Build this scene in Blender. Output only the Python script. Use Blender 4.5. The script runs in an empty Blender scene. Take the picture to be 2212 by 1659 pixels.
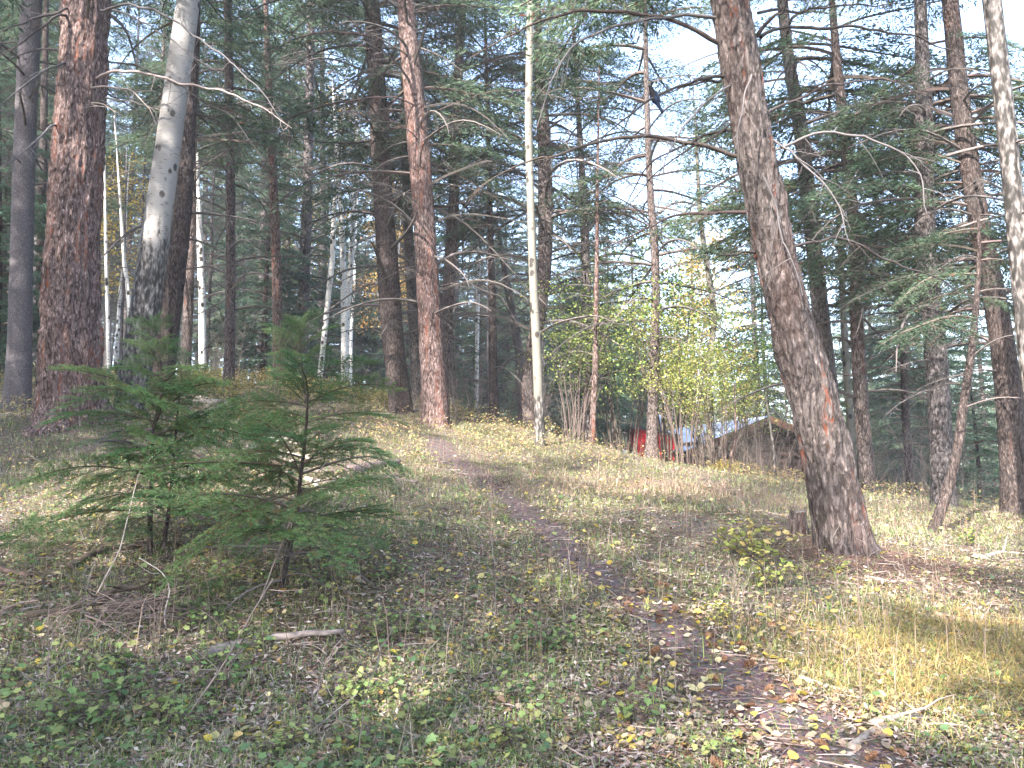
import bpy, math, random
import numpy as np
from mathutils import Vector, Matrix
# ------------------------------------------------------------------ scene, camera, light
S = bpy.context.scene
C = S.collection
RX, RY, F0 = 2212.0, 1659.0, 1720.0          # frame the measurements were taken in
PITCH = math.radians(6.0)
cam_d = bpy.data.cameras.new("camera"); cam = bpy.data.objects.new("camera", cam_d); C.objects.link(cam)
cam_d.lens = 36.0*F0/RX; cam_d.sensor_width = 36.0; cam_d.clip_end = 2000; cam_d.clip_start = 0.05
cam.location = (0, 0, 0); cam.rotation_euler = (math.pi/2 + PITCH, 0, 0)
S.camera = cam
SUN_AZ, SUN_EL = math.radians(211), math.radians(38)     # azimuth clockwise from +Y
W = bpy.data.worlds.new("World"); S.world = W; W.use_nodes = True
nt = W.node_tree; sky = nt.nodes.new("ShaderNodeTexSky"); sky.sky_type = 'NISHITA'; sky.sun_disc = False
sky.sun_elevation = SUN_EL; sky.sun_rotation = SUN_AZ; sky.air_density = 1.0; sky.dust_density = 1.6; sky.ozone_density = 1.0
nt.links.new(sky.outputs[0], nt.nodes["Background"].inputs[0]); nt.nodes["Background"].inputs[1].default_value = 0.15
sd = bpy.data.lights.new("sun", 'SUN'); sd.energy = 3.9; sd.angle = math.radians(0.6); sd.color = (1.0, 0.93, 0.86)
sun = bpy.data.objects.new("sun", sd); C.objects.link(sun)
sv = Vector((math.sin(SUN_AZ)*math.cos(SUN_EL), math.cos(SUN_AZ)*math.cos(SUN_EL), math.sin(SUN_EL)))
sun.rotation_euler = sv.to_track_quat('Z', 'Y').to_euler()
S.view_settings.view_transform = 'Standard'; S.view_settings.look = 'None'; S.view_settings.gamma = 1.0
S.view_settings.exposure = 2.88
S.render.engine = 'CYCLES'
cy = S.cycles
cy.max_bounces = 7; cy.diffuse_bounces = 4; cy.glossy_bounces = 2; cy.transmission_bounces = 4; cy.transparent_max_bounces = 4
cy.use_adaptive_sampling = True; cy.adaptive_threshold = 0.02; cy.use_denoising = True
cy.caustics_reflective = False; cy.caustics_refractive = False

# ------------------------------------------------------------------ helpers
rs = np.random.RandomState
def tag(o, label=None, cat=None, group=None, kind=None):
    if label: o["label"] = label
    if cat: o["category"] = cat
    if group: o["group"] = group
    if kind: o["kind"] = kind
    return o
def empty(name, loc, label=None, cat=None, group=None):
    o = bpy.data.objects.new(name, None); C.objects.link(o); o.location = loc; o.empty_display_size = .1
    return tag(o, label, cat, group)
def mesh(name, V, tris=None, quads=None, mats=(), col=None, mi=None, smooth=False):
    V = np.ascontiguousarray(V, dtype=np.float32).reshape(-1, 3)
    t = np.zeros((0, 3), np.int32) if tris is None or len(tris) == 0 else np.asarray(tris, np.int32)
    q = np.zeros((0, 4), np.int32) if quads is None or len(quads) == 0 else np.asarray(quads, np.int32)
    me = bpy.data.meshes.new(name)
    me.vertices.add(len(V)); me.vertices.foreach_set("co", V.ravel())
    lv = np.concatenate([t.ravel(), q.ravel()]).astype(np.int32)
    me.loops.add(len(lv)); me.loops.foreach_set("vertex_index", lv)
    n = len(t)+len(q); me.polygons.add(n)
    ls = np.concatenate([np.arange(len(t))*3, len(t)*3+np.arange(len(q))*4]).astype(np.int32)
    me.polygons.foreach_set("loop_start", ls)
    if mi is not None: me.polygons.foreach_set("material_index", np.asarray(mi, np.int32))
    me.polygons.foreach_set("use_smooth", np.full(n, bool(smooth)))
    for m in mats: me.materials.append(m)
    me.update(calc_edges=True)
    if col is not None:
        a = me.color_attributes.new("Col", 'FLOAT_COLOR', 'POINT')
        c4 = np.ones((len(V), 4), np.float32); c4[:, :3] = col
        a.data.foreach_set("color", c4.ravel())
    return me
def link(me, name, parent=None, loc=None, rot=None, scale=None):
    o = bpy.data.objects.new(name, me); C.objects.link(o)
    if parent is not None: o.parent = parent
    if loc is not None: o.location = loc
    if rot is not None: o.rotation_euler = rot
    if scale is not None: o.scale = scale
    return o
class MB:                                     # collects arrays into one mesh
    def __init__(s): s.V = []; s.T = []; s.Q = []; s.C = []; s.n = 0; s.mT = []; s.mQ = []
    def add(s, V, T=None, Q=None, col=(1, 1, 1), mi=0):
        V = np.asarray(V, np.float32).reshape(-1, 3)
        if T is not None and len(T): s.T.append(np.asarray(T)+s.n); s.mT.append(np.full(len(T), mi))
        if Q is not None and len(Q): s.Q.append(np.asarray(Q)+s.n); s.mQ.append(np.full(len(Q), mi))
        c = np.asarray(col, np.float32); s.C.append(np.broadcast_to(c, (len(V), 3)) if c.ndim == 1 else c)
        s.V.append(V); s.n += len(V)
    def get(s):
        V = np.concatenate(s.V) if s.V else np.zeros((0, 3)); T = np.concatenate(s.T) if s.T else np.zeros((0, 3), int)
        Q = np.concatenate(s.Q) if s.Q else np.zeros((0, 4), int); c = np.concatenate(s.C) if s.C else np.zeros((0, 3))
        mi = np.concatenate(s.mT+s.mQ) if (s.mT or s.mQ) else np.zeros(0, int)
        return V, T, Q, c, mi
    def mesh(s, name, mats, smooth=False, usecol=True):
        V, T, Q, c, mi = s.get()
        return mesh(name, V, T, Q, mats, c if usecol else None, mi, smooth)
_tab = rs(7).rand(64, 64, 64).astype(np.float32)
def vnoise(x, y, z):
    x, y, z = np.broadcast_arrays(np.asarray(x, float), np.asarray(y, float), np.asarray(z, float))
    xi, yi, zi = np.floor(x).astype(int), np.floor(y).astype(int), np.floor(z).astype(int)
    fx, fy, fz = x-xi, y-yi, z-zi
    fx, fy, fz = (f*f*(3-2*f) for f in (fx, fy, fz)); r = 0
    for a in (0, 1):
        for b in (0, 1):
            for c in (0, 1):
                w = (fx if a else 1-fx)*(fy if b else 1-fy)*(fz if c else 1-fz)
                r = r+w*_tab[(xi+a) & 63, (yi+b) & 63, (zi+c) & 63]
    return r
def fbm(x, y, z, o=3):
    r, a, t = 0, 1.0, 0
    for i in range(o):
        r = r+a*vnoise(x*2**i+i*9.1, y*2**i+i*3.3, z*2**i+i*5.7); t += a; a *= .5
    return r/t
def nrm(a): return a/np.maximum(np.linalg.norm(a, axis=-1, keepdims=True), 1e-9)
def ray(px, py):
    u, v = (px-RX/2)/F0, (RY/2-py)/F0
    return np.array([u, math.cos(PITCH)-v*math.sin(PITCH), math.sin(PITCH)+v*math.cos(PITCH)])
def P(px, py, D):
    r = ray(px, py); return r*(D/r[1])

# ------------------------------------------------------------------ terrain: thin plate through measured heights
cp = [(0, 1640, 3.9), (1106, 1640, 3.9), (2212, 1640, 4.0), (0, 1400, 5.2), (1106, 1400, 5.3), (2212, 1400, 5.4),
      (325, 1200, 6.8), (600, 1280, 6.0), (1106, 1200, 7.0), (1800, 1185, 8.0), (2212, 1200, 8.3), (0, 1100, 8.2), (1106, 1085, 9.6), (1500, 1085, 9.6),
      (150, 905, 12), (0, 1000, 10.2), (35, 885, 14), (480, 892, 15), (760, 890, 17), (866, 888, 17), (942, 918, 16), (1167, 962, 15),
      (1400, 994, 15.5), (1560, 1020, 14.5), (1700, 1046, 13.5), (1874, 1060, 14), (2037, 1095, 12.3), (2195, 1110, 12), (2018, 1155, 10), (1000, 1000, 12.4),
      (250, 835, 22), (700, 850, 24), (430, 830, 21), (1270, 965, 18.5)]
cw = [P(*c) for c in cp]
cw += [np.array(c, float) for c in [(3.6, 21, -.75), (4.5, 18, -.35), (6, 25, -1.9), (4, 30, -2.1), (11, 22, -1.9), (12, 30, -2.8), (6, 45, -3.6), (25, 30, -5), (25, 60, -7),
       (0, 60, -.5), (-20, 45, 5), (-6, 40, 2.3), (2, 34, .1), (-30, 80, 8), (0, 90, -1), (30, 90, -9), (0, -.2, -1.65), (0, -8, -2.8), (-10, 0, -1.5), (10, 0, -2.6),
       (-25, 10, 1.5), (25, 10, -4), (-25, -15, -2), (25, -15, -6), (-45, 40, 8), (50, 40, -9)]]
cw = np.array(cw)
def U(r2): return np.where(r2 > 1e-9, r2*np.log(np.maximum(r2, 1e-9)), 0)
n_ = len(cw); K = U(((cw[:, None, :2]-cw[None, :, :2])**2).sum(-1))+np.eye(n_)*0.6
A = np.zeros((n_+3, n_+3)); A[:n_, :n_] = K; A[:n_, n_] = 1; A[n_, :n_] = 1; A[:n_, n_+1:] = cw[:, :2]; A[n_+1:, :n_] = cw[:, :2].T
sol = np.linalg.solve(A, np.concatenate([cw[:, 2], [0, 0, 0]]))
PATH = None
def gz(x, y):
    x = np.asarray(x, float); y = np.asarray(y, float); sh = np.broadcast(x, y).shape
    x, y = (np.broadcast_to(a, sh).ravel() for a in (x, y))
    cx, cyy = np.clip(x, -55, 60), np.clip(y, -25, 100); out = np.zeros(len(cx))
    for i in range(0, len(cx), 60000):
        X, Y = cx[i:i+60000], cyy[i:i+60000]
        out[i:i+60000] = U((X[:, None]-cw[:, 0])**2+(Y[:, None]-cw[:, 1])**2)@sol[:n_]+sol[n_]+sol[n_+1]*X+sol[n_+2]*Y
    out += (fbm(x*.8+50, y*.8+50, .5)-.5)*.10+(vnoise(x*4+50, y*4+50, .5)-.5)*.025
    return out.reshape(sh)
def G(px, py, lo=3.0, hi=60):                 # where the sight line through a measured point meets the ground
    r = ray(px, py); r = r/r[1]; Y = np.arange(lo, hi, .04)
    z = gz(r[0]*Y, Y); hit = np.where(r[2]*Y < z)[0]
    d = Y[hit[0]] if len(hit) else 20.0
    return np.array([r[0]*d, d, float(gz(r[0]*d, d))])

# ------------------------------------------------------------------ materials
def newmat(name):
    m = bpy.data.materials.new(name); m.use_nodes = True; n = m.node_tree; b = n.nodes["Principled BSDF"]
    b.inputs["Roughness"].default_value = .85; b.inputs["Specular IOR Level"].default_value = .25
    return m, n, b
def nd(n, t, **k):
    x = n.nodes.new(t)
    for a, v in k.items():
        if a.startswith("i_"): x.inputs[a[2:].replace("_", " ")].default_value = v
        else: setattr(x, a, v)
    return x
def ramp(n, stops, src=None, interp='LINEAR'):
    r = n.nodes.new("ShaderNodeValToRGB"); r.color_ramp.interpolation = interp; e = r.color_ramp.elements
    while len(e) > 1: e.remove(e[-1])
    for i, (p, c) in enumerate(stops):
        x = e[0] if i == 0 else e.new(p); x.position = p; x.color = (*c, 1) if len(c) == 3 else c
    if src is not None: n.links.new(src, r.inputs[0])
    return r
def mix(n, f, a, b, mode='MIX'):
    x = nd(n, "ShaderNodeMix", data_type='RGBA', blend_type=mode)
    for s, v in ((x.inputs[0], f), (x.inputs[6], a), (x.inputs[7], b)):
        if hasattr(v, "is_linked") or hasattr(v, "links"): n.links.new(v, s)
        elif isinstance(v, (int, float)): s.default_value = v
        else: s.default_value = (*v, 1)
    return x.outputs[2]
def coords(n, scale, kind="Object"):
    t = n.nodes.new("ShaderNodeTexCoord"); mp = nd(n, "ShaderNodeMapping"); mp.inputs["Scale"].default_value = scale
    n.links.new(t.outputs[kind], mp.inputs[0]); return mp.outputs[0], t
def bark_mat(name, plate, pale, crack, red, redamt=.5, fine=1.0, bump=.6):
    m, n, b = newmat(name)
    v, t = coords(n, (9*fine, 9*fine, 2.6*fine))
    ns = nd(n, "ShaderNodeTexNoise", i_Scale=1.6, i_Detail=4.0); n.links.new(v, ns.inputs["Vector"])
    add = nd(n, "ShaderNodeMix", data_type='VECTOR'); add.inputs[0].default_value = .42; n.links.new(v, add.inputs[4]); n.links.new(ns.outputs["Color"], add.inputs[5])
    vo = nd(n, "ShaderNodeTexVoronoi", feature='DISTANCE_TO_EDGE', i_Scale=4.2); n.links.new(add.outputs[1], vo.inputs["Vector"])
    v3, _ = coords(n, (30*fine, 30*fine, 13*fine)); n1 = nd(n, "ShaderNodeTexNoise", i_Scale=1.0, i_Detail=5.0, i_Roughness=.62); n.links.new(v3, n1.inputs["Vector"])
    n2 = nd(n, "ShaderNodeTexNoise", i_Scale=7.0, i_Detail=6.0, i_Roughness=.72); n.links.new(v, n2.inputs["Vector"])
    e0 = nd(n, "ShaderNodeMath", operation='MULTIPLY_ADD'); e0.inputs[1].default_value = .8; n.links.new(vo.outputs["Distance"], e0.inputs[0]); n.links.new(n1.outputs[0], e0.inputs[2])
    edge = ramp(n, [(.44, (0, 0, 0)), (.66, (1, 1, 1))], e0.outputs[0])
    flake = ramp(n, [(.32, tuple(x*.72 for x in plate)), (.5, plate), (.62, tuple(.5*(a+c) for a, c in zip(plate, pale))), (.72, pale)], n2.outputs[0])
    vc = nd(n, "ShaderNodeTexVoronoi", feature='F1', i_Scale=15.0); n.links.new(add.outputs[1], vc.inputs["Vector"]); sp = nd(n, "ShaderNodeSeparateColor"); n.links.new(vc.outputs["Color"], sp.inputs[0])
    fk = ramp(n, [(0, (.74, .74, .74)), (.8, (1.08, 1.08, 1.08)), (.9, (1.75, 1.75, 1.75))], sp.outputs[0])
    fl3 = mix(n, 1.0, flake.outputs[0], fk.outputs[0], 'MULTIPLY')
    v5, _ = coords(n, (11*fine, 11*fine, .9*fine)); n3 = nd(n, "ShaderNodeTexNoise", i_Scale=1.0, i_Detail=4.0); n.links.new(v5, n3.inputs["Vector"])
    ra = ramp(n, [(.67-.12*redamt, (0, 0, 0)), (.76-.12*redamt, (1, 1, 1))], n3.outputs[0])
    ck = mix(n, ra.outputs[0], crack, red)
    c = mix(n, edge.outputs[0], ck, fl3)
    n4 = nd(n, "ShaderNodeTexNoise", i_Scale=.3, i_Detail=3.0); n.links.new(v, n4.inputs["Vector"])
    rr = ramp(n, [(.5, (0, 0, 0)), (.8, (.35, .35, .35))], n4.outputs[0])
    c = mix(n, rr.outputs[0], c, tuple(.5*(x+y) for x, y in zip(plate, red)))
    n.links.new(c, b.inputs["Base Color"])
    h = nd(n, "ShaderNodeMath", operation='MULTIPLY_ADD'); h.inputs[1].default_value = .6
    n.links.new(edge.outputs[0], h.inputs[0]); n.links.new(n2.outputs[0], h.inputs[2])
    bp = nd(n, "ShaderNodeBump", i_Strength=bump, i_Distance=.03); n.links.new(h.outputs[0], bp.inputs["Height"]); n.links.new(bp.outputs[0], b.inputs["Normal"])
    return m
M = {}
M['bark_red'] = bark_mat("red_brown_bark", (.115, .078, .07), (.33, .26, .24), (.025, .014, .011), (.17, .05, .022), .9, .8)
M['bark_brown'] = bark_mat("brown_bark", (.088, .070, .065), (.23, .20, .19), (.02, .014, .012), (.12, .045, .025), .5)
M['bark_grey'] = bark_mat("grey_bark", (.095, .083, .082), (.22, .20, .20), (.024, .019, .017), (.09, .055, .04), .3)
M['bark_dark'] = bark_mat("dark_bark", (.052, .040, .036), (.15, .12, .115), (.013, .009, .008), (.07, .03, .02), .4)
M['bark_smooth'] = bark_mat("smooth_grey_bark", (.11, .098, .104), (.16, .145, .152), (.07, .06, .062), (.09, .07, .067), .3, 2.2, .25)
M['bark_near'] = bark_mat("furrowed_plated_bark", (.074, .060, .056), (.17, .148, .142), (.024, .018, .016), (.15, .045, .022), .62, .66, 1.0)
def aspen_mat(name, base=(.55, .53, .47), dark_h=1.2, dark_amt=1.0, spots=1.0):
    m, n, b = newmat(name); tc = n.nodes.new("ShaderNodeTexCoord")
    def mp(s):
        x = nd(n, "ShaderNodeMapping"); x.inputs["Scale"].default_value = s; n.links.new(tc.outputs["Object"], x.inputs[0]); return x.outputs[0]
    n1 = nd(n, "ShaderNodeTexNoise", i_Scale=1.0, i_Detail=2.0); n.links.new(mp((9, 9, 55)), n1.inputs["Vector"])
    r1 = ramp(n, [(.62, (0, 0, 0)), (.68, (1, 1, 1))], n1.outputs[0])
    v1 = nd(n, "ShaderNodeTexVoronoi", feature='F1', i_Scale=1.0); n.links.new(mp((6, 6, 4.2)), v1.inputs["Vector"])
    nn = nd(n, "ShaderNodeTexNoise", i_Scale=1.0, i_Detail=3.0); n.links.new(mp((30, 30, 50)), nn.inputs["Vector"])
    ad = nd(n, "ShaderNodeMath", operation='MULTIPLY_ADD'); ad.inputs[1].default_value = .18; n.links.new(nn.outputs[0], ad.inputs[0]); n.links.new(v1.outputs["Distance"], ad.inputs[2])
    r2 = ramp(n, [(.31, (1, 1, 1)), (.40, (0, 0, 0))], ad.outputs[0])
    n5 = nd(n, "ShaderNodeTexNoise", i_Scale=1.0, i_Detail=1.0); n.links.new(mp((1.2, 1.2, 2.2)), n5.inputs["Vector"])
    r5 = ramp(n, [(.42, (0, 0, 0)), (.5, (1, 1, 1))], n5.outputs[0])
    n3 = nd(n, "ShaderNodeTexNoise", i_Scale=1.0, i_Detail=5.0, i_Roughness=.65); n.links.new(mp((14, 14, 5)), n3.inputs["Vector"])
    sep = n.nodes.new("ShaderNodeSeparateXYZ"); n.links.new(tc.outputs["Object"], sep.inputs[0])
    g = nd(n, "ShaderNodeMapRange"); g.inputs["From Min"].default_value = dark_h*.45; g.inputs["From Max"].default_value = dark_h*1.35
    g.inputs["To Min"].default_value = .72*dark_amt; g.inputs["To Max"].default_value = 0; n.links.new(sep.outputs[2], g.inputs["Value"])
    s = nd(n, "ShaderNodeMath", operation='ADD'); n.links.new(g.outputs[0], s.inputs[0]); n.links.new(n3.outputs[0], s.inputs[1])
    r3 = ramp(n, [(.78, (0, 0, 0)), (.92, (1, 1, 1))], s.outputs[0])
    n4 = nd(n, "ShaderNodeTexNoise", i_Scale=1.0, i_Detail=4.0); n.links.new(mp((3, 3, 1.5)), n4.inputs["Vector"])
    bc = ramp(n, [(.3, tuple(x*.75 for x in base)), (.6, base), (.75, tuple(min(.85, x*1.15) for x in base))], n4.outputs[0])
    c = mix(n, r1.outputs[0], bc.outputs[0], (.09, .075, .06))
    kk = nd(n, "ShaderNodeMath", operation='MULTIPLY'); n.links.new(r2.outputs[0], kk.inputs[0]); n.links.new(r5.outputs[0], kk.inputs[1])
    k2 = nd(n, "ShaderNodeMath", operation='MULTIPLY'); k2.inputs[1].default_value = spots; n.links.new(kk.outputs[0], k2.inputs[0])
    c = mix(n, k2.outputs[0], c, (.035, .03, .026))
    n6 = nd(n, "ShaderNodeTexNoise", i_Scale=1.0, i_Detail=5.0); n.links.new(mp((22, 22, 8)), n6.inputs["Vector"])
    dk = ramp(n, [(.42, (.02, .018, .016)), (.55, (.09, .08, .075)), (.68, (.26, .235, .21))], n6.outputs[0])
    c = mix(n, r3.outputs[0], c, dk.outputs[0])
    n.links.new(c, b.inputs["Base Color"]); b.inputs["Roughness"].default_value = .7
    bp = nd(n, "ShaderNodeBump", i_Strength=.4, i_Distance=.01, invert=True); n.links.new(r3.outputs[0], bp.inputs["Height"]); n.links.new(bp.outputs[0], b.inputs["Normal"])
    return m
M['aspen_big'] = aspen_mat("aspen_bark_with_black_base", (.215, .205, .195), 2.9, 1.15)
M['aspen_mid'] = aspen_mat("smooth_aspen_bark", (.165, .155, .13), 1.0, .9, 1.0)
M['aspen_white'] = aspen_mat("white_aspen_bark", (.68, .66, .63), .6, .8, 1)
M['aspen_right'] = aspen_mat("scarred_aspen_bark", (.17, .145, .13), 9.0, 1.0, 1)
def col_mat(name, rough=.8, trans=0.0, var=0.0, spec=.2, noise=0.0):
    m, n, b = newmat(name); a = nd(n, "ShaderNodeVertexColor", layer_name="Col"); src = a.outputs[0]
    if noise:
        v, _ = coords(n, (1, 1, 1)); x = nd(n, "ShaderNodeTexNoise", i_Scale=noise, i_Detail=4.0); n.links.new(v, x.inputs["Vector"])
        r = ramp(n, [(.3, (.55, .55, .55)), (.7, (1.25, 1.25, 1.25))], x.outputs[0]); src = mix(n, 1.0, src, r.outputs[0], 'MULTIPLY')
    if var:
        oi = n.nodes.new("ShaderNodeObjectInfo"); mr = nd(n, "ShaderNodeMapRange"); mr.inputs["To Min"].default_value = 1-var; mr.inputs["To Max"].default_value = 1+var
        n.links.new(oi.outputs["Random"], mr.inputs["Value"]); hs = nd(n, "ShaderNodeHueSaturation"); n.links.new(src, hs.inputs["Color"]); n.links.new(mr.outputs[0], hs.inputs["Value"])
        mh = nd(n, "ShaderNodeMapRange"); mh.inputs["To Min"].default_value = .53; mh.inputs["To Max"].default_value = .47; n.links.new(oi.outputs["Random"], mh.inputs["Value"]); n.links.new(mh.outputs[0], hs.inputs["Hue"])
        src = hs.outputs[0]
    n.links.new(src, b.inputs["Base Color"]); b.inputs["Roughness"].default_value = rough; b.inputs["Specular IOR Level"].default_value = spec
    if trans:
        tb = n.nodes.new("ShaderNodeBsdfTranslucent"); n.links.new(src, tb.inputs[0]); ms = n.nodes.new("ShaderNodeMixShader"); ms.inputs[0].default_value = trans
        out = [x for x in n.nodes if x.type == 'OUTPUT_MATERIAL'][0]
        n.links.new(b.outputs[0], ms.inputs[1]); n.links.new(tb.outputs[0], ms.inputs[2]); n.links.new(ms.outputs[0], out.inputs[0])
    return m
M['needle'] = col_mat("conifer_needles", .6, .42, .25, .3)
M['needle_near'] = col_mat("sapling_needles", .55, .4, .3, .3)
M['leaf'] = col_mat("broad_leaves", .55, .45, .12, .35)
M['litter'] = col_mat("litter", .75, .12, 0, .2)
M['grassm'] = col_mat("grass_blades", .6, .35, 0, .3)
M['twig'] = col_mat("dead_twigs", .85, 0, .2, .2)
M['wood'] = col_mat("weathered_wood", .85, 0, .15, .2, 14.0)
def soil_mat(name, path=False):
    m, n, b = newmat(name); v, t = coords(n, (1, 1, 1))
    a = nd(n, "ShaderNodeTexNoise", i_Scale=26.0, i_Detail=8.0, i_Roughness=.72); n.links.new(v, a.inputs["Vector"])
    c = nd(n, "ShaderNodeTexNoise", i_Scale=1.1, i_Detail=4.0); n.links.new(v, c.inputs["Vector"])
    vo = nd(n, "ShaderNodeTexVoronoi", feature='F1', i_Scale=34.0); n.links.new(v, vo.inputs["Vector"])
    if path: r = ramp(n, [(.3, (.035, .025, .022)), (.5, (.085, .062, .057)), (.68, (.16, .125, .115))], a.outputs[0])
    else: r = ramp(n, [(.3, (.03, .022, .018)), (.47, (.095, .072, .055)), (.6, (.17, .14, .11)), (.72, (.30, .26, .21))], a.outputs[0])
    r2 = ramp(n, [(.38, (1, 1, 1)), (.62, (.72, .82, .55))], c.outputs[0])
    cc = r.outputs[0] if path else mix(n, 1.0, r.outputs[0], r2.outputs[0], 'MULTIPLY')
    cc = mix(n, .25, cc, vo.outputs["Color"], 'OVERLAY')
    n.links.new(cc, b.inputs["Base Color"]); b.inputs["Roughness"].default_value = .95
    bp = nd(n, "ShaderNodeBump", i_Strength=.9, i_Distance=.03); n.links.new(a.outputs[0], bp.inputs["Height"]); n.links.new(bp.outputs[0], b.inputs["Normal"])
    return m
M['soil'] = soil_mat("forest_soil"); M['path'] = soil_mat("bare_path_soil", True)
def plain(name, c, rough=.7, metal=0, noise=None):
    m, n, b = newmat(name); b.inputs["Roughness"].default_value = rough; b.inputs["Metallic"].default_value = metal
    v, _ = coords(n, (1, 1, 1)); x = nd(n, "ShaderNodeTexNoise", i_Scale=noise or 5.0, i_Detail=5.0); n.links.new(v, x.inputs["Vector"])
    r = ramp(n, [(.3, tuple(k*.7 for k in c)), (.7, tuple(min(1, k*1.2) for k in c))], x.outputs[0]); n.links.new(r.outputs[0], b.inputs["Base Color"]); return m

# ------------------------------------------------------------------ terrain sheet and path
def axis(a, b, c0, c1, fine, g=1.09):
    x = list(np.arange(c0, c1, fine)); s = fine
    while x[-1] < b: s *= g; x.append(x[-1]+s)
    s = fine
    while x[0] > a: s *= g; x.insert(0, x[0]-s)
    return np.array(x)
gx, gy = axis(-260, 260, -9, 9, .09), axis(-120, 320, 2.5, 17, .09)
X, Y = np.meshgrid(gx, gy); Z = gz(X, Y)
nx, ny = len(gx), len(gy); ii = (np.arange(ny-1)[:, None]*nx+np.arange(nx-1)).ravel()
o = link(mesh("ground", np.stack([X, Y, Z], -1), quads=np.stack([ii, ii+1, ii+nx+1, ii+nx], 1), mats=[M['soil']], smooth=True), "ground")
tag(o, kind="structure")
pp = [(1880, 1720, 3.7, .42)] + [(x, y, None, w) for x, y, w in [(1760, 1600, .36), (1640, 1510, .31), (1520, 1420, .27), (1420, 1330, .22), (1330, 1270, .17), (1230, 1190, .18), (1150, 1120, .2), (1090, 1075, .22), (1040, 1030, .26), (985, 1000, .3), (955, 968, .26), (930, 945, .2)]]
pw = []
for x, y, d, w in pp:
    q = P(x, y, d) if d else G(x, y); pw.append((q[0], q[1], w))
pw = np.array(pw); tt = np.linspace(0, len(pw)-1, 260); PX = np.stack([np.interp(tt, np.arange(len(pw)), pw[:, k]) for k in range(3)], 1)
for _ in range(12): PX[1:-1] = (PX[:-2]+2*PX[1:-1]+PX[2:])/4
d_ = nrm(np.gradient(PX[:, :2], axis=0)); side = np.stack([-d_[:, 1], d_[:, 0]], 1); nc = 13
rows = []
for k in range(nc):
    u = (k/(nc-1)*2-1); e = 1+.95*(fbm(PX[:, 0]*6+(30 if u < 0 else 60), PX[:, 1]*5, .3)-.5)*2
    q = PX[:, :2]+side*(PX[:, 2:3]*u*e[:, None]); z = gz(q[:, 0], q[:, 1])+.012*(1-abs(u)**2)-.004+(.002)
    rows.append(np.stack([q[:, 0], q[:, 1], z], 1))
PV = np.stack(rows, 1); n1 = len(PX); ii = (np.arange(n1-1)[:, None]*nc+np.arange(nc-1)).ravel()
o = link(mesh("path", PV, quads=np.stack([ii, ii+1, ii+nc+1, ii+nc], 1), mats=[M['path']], smooth=True), "path"); tag(o, kind="structure")
def pathdist(x, y):                            # distance to the path in path half-widths
    x = np.atleast_1d(x); y = np.atleast_1d(y); out = np.empty(len(x)); Q = PX[::3]
    for i in range(0, len(x), 40000):
        d2 = (x[i:i+40000, None]-Q[:, 0])**2+(y[i:i+40000, None]-Q[:, 1])**2
        j = d2.argmin(1); out[i:i+40000] = np.sqrt(d2[np.arange(len(j)), j])/Q[j, 2]
    return out

# ------------------------------------------------------------------ tubes, trunks, branches
def tube(Pt, R, k=5, cap=False):
    Pt = np.asarray(Pt, float); n = len(Pt); T = nrm(np.gradient(Pt, axis=0)); ref = np.array([0, 0, 1.0]) if abs(T[:, 2]).mean() < .8 else np.array([1.0, 0, 0])
    u = nrm(np.cross(T, ref)); v = np.cross(T, u); a = np.arange(k)/k*2*math.pi; R = np.broadcast_to(np.asarray(R, float), (n,))
    V = Pt[:, None]+R[:, None, None]*(np.cos(a)[None, :, None]*u[:, None]+np.sin(a)[None, :, None]*v[:, None])
    i = (np.arange(n-1)[:, None]*k+np.arange(k)); j = (np.arange(n-1)[:, None]*k+(np.arange(k)+1) % k)
    Q = np.stack([i, j, j+k, i+k], -1).reshape(-1, 4); V = V.reshape(-1, 3)
    if cap:
        c = len(V); V = np.vstack([V, Pt[0], Pt[-1]]); b = (n-1)*k
        T2 = [(c, (a_+1) % k, a_) for a_ in range(k)]+[(c+1, b+a_, b+(a_+1) % k) for a_ in range(k)]
        return V, np.array(T2), Q
    return V, None, Q
def smoothpath(pts, n):
    pts = np.asarray(pts, float); s = np.concatenate([[0], np.cumsum(np.linalg.norm(np.diff(pts[:, :3], axis=0), axis=1))]); t = np.linspace(0, s[-1], n)
    out = np.stack([np.interp(t, s, pts[:, k]) for k in range(pts.shape[1])], 1); w = max(1, n//(3*len(pts)))
    for _ in range(w*w): out[1:-1] = (out[:-2]+2*out[1:-1]+out[2:])/4
    return out
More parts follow.
